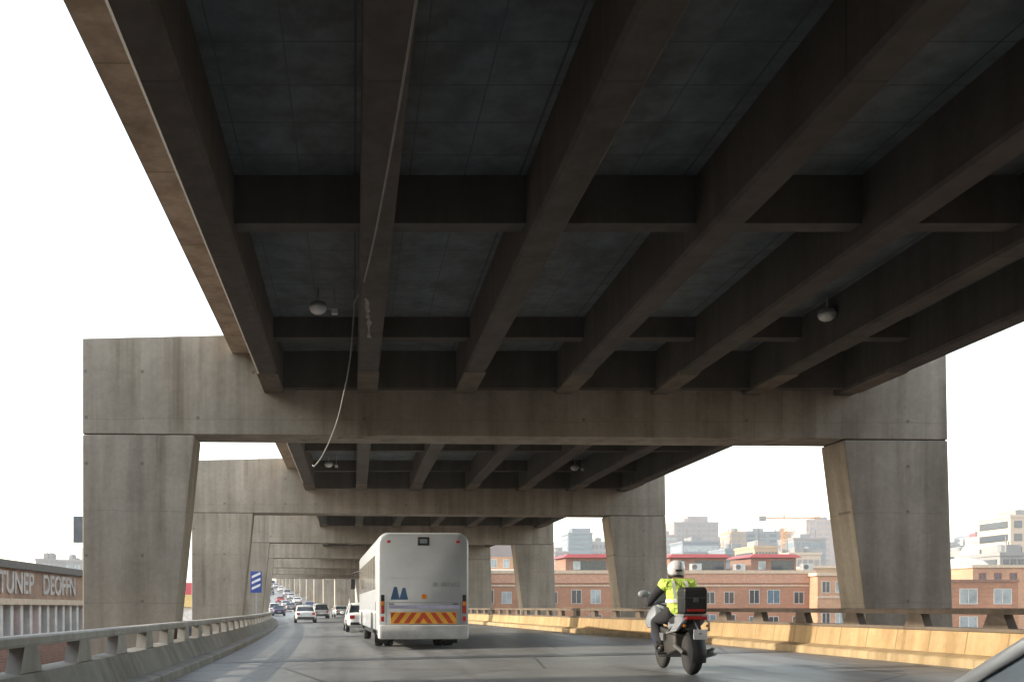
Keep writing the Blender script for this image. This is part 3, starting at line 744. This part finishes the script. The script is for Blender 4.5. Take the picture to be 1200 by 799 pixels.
# front cowl, headlight, screen
MB().loft([[(sx*w, y, z) for sx, z in ((-.7, zb), (.7, zb), (1, (zb+zt)/2), (.6, zt), (-.6, zt), (-1, (zb+zt)/2))] for y, w, zb, zt in ((.50, .24, .80, 1.12), (.72, .25, .80, 1.12), (.92, .19, .82, 1.05), (1.02, .09, .86, .96))]).build('front_cowl', M['bikewhite'], K, subsurf=2)
MB().loft([[(sx*w, y, z) for sx in (-1, -.5, .5, 1) for z in (z0 - .03*abs(sx),)] + [(sx*w, y+.012, z0-.03*abs(sx)) for sx in (1, .5, -.5, -1)] for y, w, z0 in ((.80, .21, 1.08), (.68, .20, 1.24), (.58, .15, 1.36))]).build('windscreen', M['glasspale'], K, smooth=True)
MB().ball((0, .99, .92), .09, 12, (1.2, .5, .8)).build('headlight', M['glasspale'], K, smooth=True)
fm = [[(x, .80 + (.345+e)*math.cos(a), .315 + (.345+e)*math.sin(a)) for e, x in ((0, -.085), (.02, -.05), (.028, 0), (.02, .05), (0, .085))] for a in [R_(q) for q in range(30, 171, 14)]]
MB().loft(fm, closed=False).build('front_mudguard', M['bikewhite'], K, smooth=True)
rmg = [[(x, -.76 + (.36+e)*math.cos(a), .33 + (.36+e)*math.sin(a)) for e, x in ((0, -.10), (.02, -.06), (.03, 0), (.02, .06), (0, .10))] for a in [R_(q) for q in range(60, 206, 14)]]
MB().loft(rmg, closed=False).build('rear_mudguard', M['black'], K, smooth=True)
MB().box(-.10, .10, -1.16, -1.145, .55, .70).build('number_plate', M['signwhite'], K, .004)
MB().tube([(0, -.92, .82), (0, -1.08, .72), (0, -1.14, .62)], .035, 6).build('plate_hanger', M['black'], K)
MB().box(-.16, .16, -1.0, -.90, .835, .893).build('tail_light', M['redlens'], K, .02)
MB().box(-.18, .18, -.93, -.46, .895, .922).build('carrier', M['galv'], K, .005)
tb = MB().loft([[(x, y, z) for x, y in ((-w, y0), (w, y0), (w, y1), (-w, y1))] for w, y0, y1, z in ((.155, -.93, -.60, .925), (.17, -.95, -.58, .96), (.175, -.955, -.575, 1.27), (.165, -.945, -.585, 1.315), (.13, -.91, -.63, 1.33))]).build('top_box', M['boxblack'], K, .03, 3)
MB().box(-.177, .177, -.958, -.572, 1.165, 1.175).build('lid_seam', M['steel'], tb)
MB().box(-.13, .13, -.963, -.945, .965, 1.0).build('reflector', M['redlens'], tb, .005)
MB().box(-.035, .035, -.966, -.945, 1.10, 1.165).build('latch', M['steel'], tb, .006)

K.scale = (1.09,)*3
RD = thing('person', 'motorcycle rider in a lime high visibility vest and white helmet, sitting astride', 'person', (mx, md_, mz), R_(-3.5))
RD.scale = (1.09,)*3
hip = .93
V = [(0, -.12, hip), (0, -.10, 1.10), (0, -.05, 1.28), (0, -.01, 1.42), (0, .015, 1.50), (0, .05, 1.60), (0, .06, 1.70),
     (-.20, -.01, 1.40), (-.34, .10, 1.20), (-.37, .27, 1.09), (-.375, .31, 1.075),
     (.20, -.01, 1.40), (.34, .10, 1.20), (.37, .27, 1.09), (.375, .31, 1.075),
     (-.12, -.06, .90), (-.27, .32, .80), (-.25, -.02, .40), (-.25, .12, .335),
     (.12, -.06, .90), (.27, .32, .80), (.25, -.02, .40), (.25, .12, .335)]
E = [(0,1),(1,2),(2,3),(3,4),(4,5),(5,6),(3,7),(7,8),(8,9),(9,10),(3,11),(11,12),(12,13),(13,14),(0,15),(15,16),(16,17),(17,18),(0,19),(19,20),(20,21),(21,22)]
Rd = [(.165,.125),(.15,.11),(.165,.115),(.13,.10),.06,.095,.085, .075,.055,.042,.036, .075,.055,.042,.036, .11,.075,.052,.045, .11,.075,.052,.045]
body = skin('body', V, E, Rd, M['skin'], RD)
# clothing follows the body, slightly larger
skin('trousers', [V[0], V[1], V[15], V[16], (-.25, -.015, .37), V[19], V[20], (.25, -.015, .37)], [(0,1),(0,2),(2,3),(3,4),(0,5),(5,6),(6,7)], [(.185,.145),(.165,.125),.13,.095,.072,.13,.095,.072], M['trouser'], RD)
jv = [(0, -.125, .92), V[1], V[2], V[3], (0, .01, 1.47), V[7], V[8], (-.374, .285, 1.082), V[11], V[12], (.374, .285, 1.082)]
je = [(0,1),(1,2),(2,3),(3,4),(3,5),(5,6),(6,7),(3,8),(8,9),(9,10)]
skin('jacket', jv, je, [(.19,.15),(.175,.135),(.19,.14),(.155,.125),.085,.095,.075,.058,.095,.075,.058], M['trouser'], RD)
vest = skin('vest', [(0, -.13, .86), V[1], V[2], V[3], (0, .005, 1.45), (-.20, -.01, 1.40), (-.27, .045, 1.31), (.20, -.01, 1.40), (.27, .045, 1.31)], [(0,1),(1,2),(2,3),(3,4),(3,5),(5,6),(3,7),(7,8)],
            [(.215,.175),(.20,.155),(.215,.16),(.175,.145),.10,.115,.098,.115,.098], M['hivis'], RD)
def ring_band(z, a, b, yc, h):
    m = MB(); n = 28
    m.loft([[(a*math.cos(2*PI*k/n), yc + b*math.sin(2*PI*k/n), zz) for k in range(n)] for zz in (z, z+h)], caps=False); return m
ring_band(1.10, .208, .170, -.10, .055).build('reflective_band', M['reflect'], vest, smooth=True)
for sx in (-1, 1):
    m = MB(); pa = []
    for z, y in ((1.16, -.262), (1.24, -.225), (1.32, -.195), (1.40, -.165), (1.45, -.12), (1.475, -.06)):
        pa.append([(sx*.10-.022, y, z), (sx*.10+.022, y, z)])
    m.loft(pa, closed=False); m.build('reflective_strap', M['reflect'], vest, smooth=True)
for sx in (-1, 1):
    b = skin('boot', [(sx*.25, -.02, .42), (sx*.25, -.015, .345), (sx*.25, .08, .325), (sx*.25, .17, .32)], [(0,1),(1,2),(2,3)], [.065,.062,.05,.042], M['black'], RD)
    # gloves: palm, four fingers closed over the grip and a thumb below it
    g = Vector((sx*.375, .29, 1.075))
    gv = [g + Vector((0, -.05, .01)), g + Vector((0, .0, .018)), g + Vector((0, .03, .02))]; ge = [(0, 1), (1, 2)]; gr = [(.03,.03), (.042,.024), (.040,.022)]
    for k, (o, ln) in enumerate(((-.033, .9), (-.011, 1.0), (.011, .95), (.033, .78))):
        i0 = len(gv)
        gv += [g + Vector((o, .055*ln, .018)), g + Vector((o, .075*ln, -.010)), g + Vector((o, .055*ln, -.034)), g + Vector((o, .030*ln, -.040))]
        ge += [(2, i0), (i0, i0+1), (i0+1, i0+2), (i0+2, i0+3)]; gr += [.0105, .010, .0095, .0085]
    i0 = len(gv); gv += [g + Vector((-sx*.045, .0, -.002)), g + Vector((-sx*.052, .02, -.022)), g + Vector((-sx*.040, .038, -.032))]
    ge += [(1, i0), (i0, i0+1), (i0+1, i0+2)]; gr += [.013, .011, .0095]
    skin('glove', [tuple(v) for v in gv], ge, gr, M['glove'], RD, 1)
# helmet with visor and a dark neck roll
hc = (0, .06, 1.645)
hm = MB().ball(hc, .148, 20, (.92, 1.08, 1.0)).build('helmet', M['helmet'], RD, smooth=True)
rings = []
for el in (-18, -6, 6, 18):
    rings.append([(hc[0] + .151*.92*math.cos(R_(el))*math.sin(R_(a)), hc[1] + .151*1.08*math.cos(R_(el))*math.cos(R_(a)), hc[2] + .151*math.sin(R_(el))) for a in range(-75, 76, 10)])
MB().loft(rings, closed=False).build('visor', M['glassdark'], hm, smooth=True)
MB().lathe([(.10, -.155), (.125, -.12), (.125, -.10), (.09, -.09)], 20, 'z', hc).build('neck_roll', M['black'], hm, smooth=True)
MB().box(-.055, .055, hc[1]-.162, hc[1]-.14, 1.60, 1.63).build('rear_vent', M['black'], hm, .006)

# ------------------------------------------------------------------ buildings
def pw(px, py, d): return ((px-415)*d/1050, d, 1.1 + (712-py)*d/1050)
def win(par, x, z, w, h, glass, frame=None, y=0.0, sub=True):
    f = MB()
    t_ = .09
    f.box(x-w/2, x+w/2, y-.03, y+.05, z, z+t_); f.box(x-w/2, x+w/2, y-.03, y+.05, z+h-t_, z+h)
    f.box(x-w/2, x-w/2+t_, y-.03, y+.05, z+t_, z+h-t_); f.box(x+w/2-t_, x+w/2, y-.03, y+.05, z+t_, z+h-t_)
    f.box(x-.04, x+.04, y-.03, y+.05, z+t_, z+h-t_)
    o = f.build('window', frame or M['framewhite'], par)
    MB().box(x-w/2+t_, x+w/2-t_, y-.006, y+.03, z+t_, z+h-t_).build('pane', glass, o)
    return o
G = ['glassdark', 'glasspale', 'glassblue']

# long brick office block
d0 = 140.0
LB = thing('brick_building', 'long red brick building with cream roof band and two rows of white framed windows', 'building', (0, d0, -7))
xa, xb = (560-415)*d0/1050, (957-415)*d0/1050 - .6
zt = 1.1 + (712-668)*d0/1050 + 7
MB().box(xa, xb, 0, 26, 0, zt-2.0).build('wall', M['brick'], LB)
MB().box(xa-.15, xb+.15, -.18, 26, zt-1.995, zt-.5).build('roof_band', M['pinkband'], LB)
MB().box(xa-.3, xb+.3, -.35, 26, zt-.495, zt).build('cornice', M['cream'], LB)
MB().box(xa-.1, xb+.1, -.14, .0, zt-2.5, zt-2.25).build('string_course', M['cream'], LB)
random.seed(3)
k = 0; x = xa + 1.5
while x < xb-1.2:
    for z in (4.9, 8.75):
        win(LB, x, z, random.choice((1.6, 1.6, 2.0)), random.choice((1.9, 2.2)), M[random.choice(G + ['glassdark'])], None, -.002)
    x += 3.95 if k % 2 else 3.0
    k += 1
for px0, px1, lab in ((663, 713, 'left'), (785, 851, 'mid'), (880, 933, 'right')):
    x0, x1 = (px0-415)*147/1050, (px1-415)*147/1050
    pn = thing('roof_pavilion', '', 'roof pavilion', ((x0+x1)/2, 147, zt-7), group='red roofed pavilions on the long brick building')
    pn['label'] = {'left': 'red roofed rooftop pavilion framed between the second and third right columns', 'mid': 'red roofed rooftop pavilion above the motorcycle rider, with a brick left half', 'right': 'red roofed rooftop pavilion below the construction crane'}[lab]
    hw = (x1-x0)/2
    MB().box(-hw, hw, 0, 8, 0, 2.3).build('wall', M['brick_dark'], pn)
    MB().box(-hw+ (hw*.9 if lab != 'left' else hw*.5), hw-.4, -.05, .1, .35, 1.9).build('window_strip', M['glassdark'], pn)
    MB().add([(-hw-.6, -.8, 2.35), (hw+.6, -.8, 2.35), (hw+.6, 8.6, 2.5), (-hw-.6, 8.6, 2.5), (-hw+.3, -.3, 2.95), (hw-.3, -.3, 2.95), (hw-.3, 8, 3.0), (-hw+.3, 8, 3.0)],
             [(0,3,2,1),(4,5,6,7),(0,1,5,4),(1,2,6,5),(2,3,7,6),(3,0,4,7)]).build('roof', M['redroof'], pn)
    MB().box(-hw+1.2, -hw+2.4, -.06, .1, .4, 1.8).build('window', M['glasspale'], pn)
for px in (833, 840, 848, 927):
    pass

# paler wing at the right end with sunlit side
WG = thing('brick_wing', 'salmon brick wing with balconies to the left of the nearest right column', 'building', (0, 137.5, -7))
x0, x1 = (958-415)*137.5/1050, (1012-415)*137.5/1050
MB().box(x0, x1, 0, 14, 0, 13.0).build('wall', M['brick_pale'], WG)
MB().box(x0-.3, x1+.3, -.3, 14, 13.01, 13.5).build('cornice', M['cream'], WG)
MB().box(x0-.05, x1+.05, -.12, 0, 9.6, 9.9).build('string_course', M['cream'], WG)
for i in range(3):
    for z in (5.6, 8.0 if False else 10.4): win(WG, x0+1.3+i*2.1, z, 1.3, 1.8, M[G[i % 3]], None, -.002)
    MB().box(x0+.7+i*2.1, x0+1.9+i*2.1, -.9, 0, 4.9, 5.0).build('balcony_slab', M['white'], WG)
# ochre lower block behind the wing
OB = thing('ochre_building', 'tan flat roofed block behind the salmon wing', 'building', (0, 210, -7))
x0, x1 = (950-415)*.2, (1000-415)*.2
MB().box(x0, x1, 0, 15, 0, 17.4).build('wall', M['tan'], OB)
MB().box(x0-.4, x1+.4, -.4, 15, 17.41, 18.0).build('cornice', M['cream'], OB)
for i in range(4): win(OB, x0+1.6+i*2.7, 13.2, 1.6, 2.6, M['glassdark'], M['tan'], -.002)
# cream and brick building in the third gap
CB = thing('cream_building', 'cream and pink building seen through the gap between the third and fourth right columns', 'building', (0, 165, -7))
x0, x1 = (540-415)*165/1050, (612-415)*165/1050
MB().box(x0, x1, 0, 15, 0, 14.0).build('wall', M['cream'], CB)
MB().box(x0, x1, -.2, 15, 14.01, 15.2).build('roof_band', M['white'], CB)
MB().box(x0+.4, x1-.4, 2, 14, 15.21, 17.6).build('upper_wall', M['brick_pale'], CB)
MB().box(x0+1, x1-.2, 3, 14, 17.61, 20.2).build('roof_block', M['lilac'], CB)
for i in range(5): win(CB, x0+1.3+i*2.2, 8.2, 1.7, 2.8, M['glasspale'], None, -.002)
for i in range(4): win(CB, x0+1.8+i*2.3, 15.6, 1.2, 1.6, M['glasspale'], None, 1.998)

# right hand block
RB = thing('brick_building', 'square red brick building to the right of the nearest right column', 'building', (0, 108, -7))
x0, x1 = (1095-415)*108/1050, (1193-415)*108/1050
zt = 8.1 + 30*108/1050
MB().box(x0, x1, 0, 12, 0, zt).build('wall', M['brick'], RB)
MB().box(x0-.1, x1+.1, -.1, 12, zt+.005, zt+.35).build('coping', M['brick_dark'], RB)
for px in (1135, 1175):
    for z in (5.2, 7.4 if False else 8.55):
        win(RB, (px-415)*108/1050, z, 2.2, 1.9, M['glasspale'], None, -.002)
SB = thing('salmon_building', 'salmon building with dark red windows at the right edge of the picture', 'building', (0, 150, -7))
x0, x1 = (1140-415)/7, (1240-415)/7
MB().box(x0, x1, 0, 14, 0, 14.8).build('wall', M['brick_pale'], SB)
MB().box(x0-.3, x1+.3, -.3, 14, 14.81, 15.3).build('cornice', M['cream'], SB)
for i in range(5): win(SB, x0+1.6+i*2.6, 12.1, 1.3, 1.9, M['glassdark'], M['redroof'], -.002)
DB = thing('domed_building', 'white low building with curved roof and red opening beyond the right brick block', 'building', (0, 190, -7))
x0, x1 = (1112-415)*190/1050, (1160-415)*190/1050
MB().box(x0, x1, 0, 12, 0, 15.5).build('wall', M['white'], DB)
xc, hw = (x0+x1)/2, (x1-x0)/2
MB().prism([(xc-hw-.3, 15.51)] + [(xc-(hw+.3)*math.cos(PI*k/14), 15.51+3.2*math.sin(PI*k/14)) for k in range(1, 14)] + [(xc+hw+.3, 15.51)], -.3, 12.3).build('roof', M['white'], DB)
win(DB, xc-.5, 13.2, 3.4, 2.0, M['redroof'], None, -.002)

# skyline towers: floors as glazed bands on a solid wall
def tower(label, px0, px1, py, d, wall, glass, floors, depth=22, vert=0, base=-7, name='office_tower', crown=None):
    x0, x1 = (px0-415)*d/1050, (px1-415)*d/1050; h = 1.1+(712-py)*d/1050 - base
    t = thing(name, label, 'building', ((x0+x1)/2, d, base)); hw = (x1-x0)/2
    MB().box(-hw, hw, 0, depth, 0, h).build('wall', M[wall], t)
    fh = (h-25)/floors if h > 60 else (h-8)/floors
    z0 = h - fh*floors
    for k in range(floors):
        z = z0 + fh*k + fh*.2
        if vert:
            mb = MB(); wv = 2*hw*.92/vert
            for j in range(vert):
                xs = -hw*.92 + wv*j + wv*.18
                mb.box(xs, xs+wv*.64, -.25, .0, z, z+fh*.55)
                if vert <= 4: MB().box(xs, xs+wv*.64, -.25, .0, z, z+fh*.55).build('window', M[glass], t)
            if vert > 4: mb.build('window_row', M[glass], t)
        else:
            MB().box(-hw*.95, hw*.95, -.25, .0, z, z+fh*.55).build('window_band', M[glass], t)
        MB().box(-hw-.25, -hw, 1.5, depth-1.5, z, z+fh*.55).build('side_window_band', M[glass], t)
    MB().box(-hw-.4, hw+.4, -.4, depth+.4, h+.01, h+1.2).build('parapet', M[wall], t)
    rr = random.Random(int(px0*7+d))
    for q in range(2):
        ax_ = rr.uniform(-hw*.8, hw*.8)
        MB().tube([(ax_, depth*.4, h+1), (ax_, depth*.4, h+rr.uniform(5, 11))], .22, 5).build('antenna', M['steel'], t)
    tx = rr.uniform(-hw*.6, hw*.6)
    MB().lathe([(.01, h+1.2), (2.0, h+1.2), (2.0, h+3.8), (.01, h+4.4)], 12, 'z', (tx, depth*.3, 0)).build('water_tank', M['greystone'], t)
    if crown:
        cx0, cx1, cpy, cm = crown
        c0, c1 = (cx0-415)*d/1050-(x0+x1)/2, (cx1-415)*d/1050-(x0+x1)/2
        MB().box(c0, c1, 4, depth-4, h+1.21, 1.1+(712-cpy)*d/1050-base).build('roof_block', M[cm], t)
    else:
        MB().box(-hw*.4, hw*.2, 4, depth-6, h+1.21, h+4).build('plant_room', M['greystone'], t)
    return t
tower('blue glass tower between the second and third right columns', 666, 694, 626, 620, 'bluegrey', 'glassblue', 14, crown=(672, 694, 618, 'bluegrey'))
tower('pale ribbed tower beside the blue glass tower', 692, 716, 636, 640, 'whitestone', 'greystone', 9, vert=5)
tower('tall grey lilac tower with a stepped crown, left of the crane', 790, 842, 613, 700, 'lilac', 'greystone', 13, vert=8, crown=(808, 832, 604, 'lilac'))
tower('wide pale glazed block in front of the stepped crown tower', 800, 843, 636, 560, 'bluegrey', 'glasspale', 6)
tower('narrow grey block at the left foot of the stepped crown tower', 776, 793, 628, 660, 'pinkstone', 'glasspale', 9)
tower('dark blue low block between the skyline towers', 850, 887, 645, 480, 'bluegrey', 'glassdark', 4)
tower('tan tower with dark side, left of the dark glass slab', 857, 874, 624, 720, 'tan', 'lilac', 10, vert=3)
tower('dark glass slab tower with white piers behind the crane', 872, 914, 624, 740, 'bluegrey', 'glassdark', 10, vert=3)
tower('orange brown narrow tower directly behind the crane mast', 912, 928, 624, 760, 'orange', 'lilac', 10, vert=2)
tower('grey ribbed block to the right of the crane', 930, 968, 632, 600, 'greystone', 'glassblue', 6, vert=8)
tower('pink stone tower next to the nearest right column', 945, 985, 610, 820, 'pinkstone', 'lilac', 13, vert=4)
tower('low pale block below the pink stone tower', 925, 962, 650, 420, 'cream', 'greystone', 3, vert=5)
tower('small grey block at the foot of the right skyline', 1112, 1137, 641, 600, 'greystone', 'glassblue', 6, vert=5)
tower('dark blue slab tower in the right skyline', 1138, 1184, 628, 760, 'bluegrey', 'glassdark', 10, vert=7)
tower('white ribbed tower with a small red block on its roof', 1150, 1173, 630, 640, 'whitestone', 'greystone', 9, vert=5, crown=(1156, 1167, 623, 'redroof'))
tower('beige tower with large dark windows cut by the right edge of the picture', 1184, 1230, 606, 420, 'cream', 'glassdark', 7, vert=3)
tower('low grey slate roofed block under the beige tower', 1172, 1230, 651, 300, 'greystone', 'glassdark', 4, vert=6)
SPD = 500
pt = thing('pyramid_tower', 'small white tower with pyramid roof in the right skyline', 'building', ((1142-415)*SPD/1050, SPD, -7))
MB().box(-4, 4, 0, 8, 0, 36).build('wall', M['white'], pt)
MB().loft([[(-s_, 4-s_, z), (s_, 4-s_, z), (s_, 4+s_, z), (-s_, 4+s_, z)] for s_, z in ((4.6, 36.01), (1.4, 43.5), (.05, 46))]).build('roof', M['white'], pt)
for i in range(3): MB().box(-2.4, 2.4, -.25, 0, 8+8*i, 12+8*i).build('window', M['glassblue'], pt)

tower('brown stepped block between the lilac tower and the tan tower', 843, 858, 648, 640, 'tan', 'glassdark', 5, vert=4)
tower('grey slab behind the left red roofed pavilion', 650, 668, 648, 560, 'lilac', 'glassdark', 5, vert=4)
tower('dark brown tower behind the pale glazed block', 826, 848, 630, 860, 'pinkstone', 'glassdark', 10, vert=4)
tower('short tan block with dark windows beneath the crane jib', 884, 912, 642, 430, 'tan', 'glassdark', 4, vert=7)
tower('thin grey tower at the left of the pink stone tower', 930, 946, 622, 900, 'lilac', 'glassdark', 12, vert=3)
tower('pinkish block between the white pyramid tower and the dark blue slab', 1126, 1150, 648, 520, 'pinkstone', 'glassdark', 5, vert=5)
for qx, qy, qd, lb in ((815, 668, 142, 'box shaped air conditioner on the brick roof left of the middle red pavilion end'), (866, 668, 143, 'air conditioner on the brick roof between the middle and right red pavilions'), (945, 668, 142, 'air conditioner on the brick roof right of the right red pavilion')):
    ac = thing('roof_unit', lb, 'air conditioner', ((qx-415)*qd/1050, qd, 1.1+44*140/1050), group='air conditioners on the brick roof')
    MB().box(-.8, .8, -.5, .5, .08, 1.15).build('casing', M['galv'], ac, .03)
    MB().lathe([(.05, 0), (.38, 0), (.38, .1), (.05, .1)], 16, 'y', (-.3, -.6, .62)).build('fan_grille', M['steel'], ac)
# construction crane
CD = 520
cr = thing('tower_crane', 'yellow construction tower crane above the skyline', 'crane', ((919-415)*CD/1050, CD, -7))
s = CD/1050
hz = 1.1+(712-607)*s+7
m = MB()
for sx in (-1, 1):
    for sy in (-1, 1): m.tube([(sx, sy, 0), (sx, sy, hz-2)], .22, 5)
for k in range(int((hz-3)/2.2)):
    z = k*2.2
    m.tube([(-1, -1, z), (1, -1, z+2.2)], .13, 4); m.tube([(1, 1, z), (-1, 1, z+2.2)], .13, 4); m.tube([(1, -1, z), (1, 1, z+2.2)], .13, 4); m.tube([(-1, 1, z), (-1, -1, z+2.2)], .13, 4)
m.build('mast', M['craney'], cr)
def truss(x0, x1, z):
    m = MB(); n = int(abs(x1-x0)/1.8)
    for sy in (-.6, .6): m.tube([(x0, sy, z), (x1, sy, z)], .24, 4)
    m.tube([(x0, 0, z+1.2), (x1, 0, z+1.2)], .16, 4)
    for k in range(n):
        a = x0+(x1-x0)*k/n; b = x0+(x1-x0)*(k+.5)/n; c = x0+(x1-x0)*(k+1)/n
        for sy in (-.6, .6): m.tube([(a, sy, z), (b, 0, z+1.2), (c, sy, z)], .13, 4)
    return m
truss(0, 42*s, hz).build('jib', M['craney'], cr)
truss(0, -30*s, hz).build('counter_jib', M['craney'], cr)
MB().box(-30*s, -22*s, -1, 1, hz-1.6, hz+1.0).build('counterweight', M['greystone'], cr)
m = MB(); m.tube([(0, 0, hz), (0, 0, hz+13*s)], .3, 5); m.build('apex_mast', M['craney'], cr)
m = MB(); m.tube([(0, 0, hz+13*s), (26*s, 0, hz+1.2)], .07, 4); m.tube([(0, 0, hz+13*s), (-26*s, 0, hz+1.2)], .07, 4); m.build('tie_cable', M['steel'], cr)
MB().box(-1.2, 1.2, -1.8, .8, hz-3.2, hz-.4).build('cab', M['white'], cr, .1)

# left: long low building with lettering on its fascia
XL = -20.0
SG = thing('commercial_building', 'long low building on the left with worn lettering on its fascia over pale pilasters', 'building', (XL, 0, -7))
ztop = 1.1 + 57*50.6/1050 + 7
y0, y1 = 30.0, 86.0
MB().box(-16, 0, y0, y1, 0, 6.0).build('plinth_wall', M['brick_dark'], SG)
MB().box(-16, -.55, y0, y1, 6.005, ztop-2.2).build('recess_wall', M['stucco'], SG)
MB().box(-16, .05, y0-.1, y1+.1, ztop-2.195, ztop-.45).build('fascia', M['stucco'], SG)
MB().box(-16.3, .35, y0-.4, y1+.4, ztop-.445, ztop).build('roof_edge', M['tinroof'], SG)
MB().box(-.55, .22, y0-.1, y1+.1, ztop-2.55, ztop-2.2+.0).build('ledge', M['cream'], SG)
k = 0; y = y0 + .4
random.seed(5)
while y < y1:
    MB().box(-.56, .02, y, y+.45, 6.01, ztop-2.552).build('pilaster', M['pilaster'], SG)
    g = M[['brick_dark', 'glassdark', 'glasspale', 'glassdark', 'shopred'][random.randrange(5)]]
    MB().box(-.548, -.50, y+.46, y+1.54, 6.6, ztop-3.0).build('shutter', g, SG)
    y += 1.55
text('lettering', 'PTUNEP', 1.78, .05, M['lettergrey'], SG, (.085, 52.4, ztop-1.32), (PI/2, 0, PI/2), 1.0, bold=.035)
text('lettering', 'DEOFFN', 1.78, .05, M['lettergrey'], SG, (.085, 60.6, ztop-1.32), (PI/2, 0, PI/2), 1.0, bold=.035)
# tall neighbour left of the parapet whose shadow lies over the near road
NB = thing('unseen_block', 'brown brick office block standing close beside the left parapet, left of the lettered building', 'building', (-20, 14.0, -7))
MB().box(-26, 0, -70, 0, 0, 18.0).build('wall', M['brick_dark'], NB)
MB().box(-26.3, .3, -70.3, .3, 18.01, 18.6).build('cornice', M['tinroof'], NB)
for q in range(14):
    for z in (8.2, 11.6, 15.0):
        MB().box(-.02, .04, -4.5-4.4*q, -2.2-4.4*q, z, z+1.9).build('window', M['glassdark'], NB)
sky_blocker = thing('unseen_block', 'unseen dark block added beside the right parapet to shade the deck underside', 'building', (17.5, -8.0, -7))  # added out of view: blocks the right-hand sky to darken the deck underside
MB().box(0, 26, -75, 0, 0, 24.0).build('wall', M['brick_dark'], sky_blocker)
MB().box(-.3, 26.3, -75.3, .3, 24.01, 24.6).build('cornice', M['tinroof'], sky_blocker)
for q in range(14):
    for z in (8.2, 11.6, 15.0, 18.4): MB().box(-.04, .02, -4.5-4.4*q, -2.2-4.4*q, z, z+1.9).build('window', M['glassdark'], sky_blocker)
# small shop glimpsed between the two left columns
SH = thing('shop', 'small shop with red and yellow fascia between the first two left columns', 'shop', (-19.5, 100, -7))
MB().box(-4, 4, 0, 8, 0, 8.2).build('wall', M['white'], SH)
MB().box(-4.1, 4.1, -.3, 8, 8.21, 9.6).build('yellow_fascia', M['shopyel'], SH)
MB().box(-4.1, 4.1, -.35, 8, 9.61, 10.9).build('red_fascia', M['shopred'], SH)
MB().box(-3.4, 3.4, -.05, 0, 4.6, 6.6).build('window', M['glassdark'], SH)
# distant blocks on the left skyline
tower('pale hazy block far beyond the lettered building', 42, 60, 657, 420, 'greystone', 'glasspale', 4, vert=5)
tower('pale hazy pointed block far left beside the nearest left column', 72, 96, 658, 460, 'greystone', 'glasspale', 4, vert=5, crown=(78, 82, 652, 'greystone'))

# air
hz_ = NT('city air'); hz_.n.remove(hz_.bsdf)
pv = hz_.new('ShaderNodeVolumePrincipled'); pv.inputs['Color'].default_value = (.86, .88, .92, 1); pv.inputs['Density'].default_value = HAZE; pv.inputs['Anisotropy'].default_value = .2
hz_.link(pv.outputs[0], hz_.n['Material Output'].inputs['Volume'])
hb = MB().box(-400, 1200, -120, 1000, -8, 120).build('haze', hz_.mat); tag(hb, kind='stuff')
# ------------------------------------------------------------------ light, sky, camera
KX, TX = .02, .41
sun_from = Vector((-1, -KX, TX)).normalized()
el = math.asin(sun_from.z); az = math.atan2(sun_from.x, sun_from.y)     # clockwise from +Y
w = bpy.data.worlds.new('World'); SC.world = w; w.use_nodes = True
nt = w.node_tree; bg = nt.nodes['Background']
sky = nt.nodes.new('ShaderNodeTexSky'); sky.sky_type = 'NISHITA'; sky.sun_disc = False
sky.sun_elevation = el; sky.sun_rotation = az; sky.altitude = 1700; sky.air_density = 2.0; sky.dust_density = 6.0; sky.ozone_density = 1.0
hs = nt.nodes.new('ShaderNodeHueSaturation'); hs.inputs['Saturation'].default_value = .55; hs.inputs['Value'].default_value = 1.15
nt.links.new(sky.outputs[0], hs.inputs['Color']); nt.links.new(hs.outputs[0], bg.inputs[0]); bg.inputs[1].default_value = .15
ld = bpy.data.lights.new('sun', 'SUN'); ld.energy = 2.1; ld.angle = R_(.53); ld.color = (1.0, .88, .70)
lo = bpy.data.objects.new('sun', ld); C.objects.link(lo); lo.rotation_euler = (-sun_from).to_track_quat('-Z', 'Y').to_euler()
lo.location = (-30, 0, 40)

cam = bpy.data.cameras.new('camera'); co = bpy.data.objects.new('camera', cam); C.objects.link(co)
co.location = (0, 0, 1.1); co.rotation_euler = (PI/2, 0, 0)
cam.sensor_width = 36; cam.sensor_fit = 'HORIZONTAL'; cam.lens = 36*1050/1200
cam.shift_x = (600-415)/1200; cam.shift_y = (712-399.5)/1200
cam.clip_start = .05; cam.clip_end = 12000
SC.camera = co
SC.view_settings.view_transform = 'Standard'; SC.view_settings.look = 'None'; SC.view_settings.gamma = 1
SC.view_settings.exposure = 1.8
SC.cycles.use_denoising = True
SC.cycles.max_bounces = 8; SC.cycles.diffuse_bounces = 5
SC.cycles.use_adaptive_sampling = True
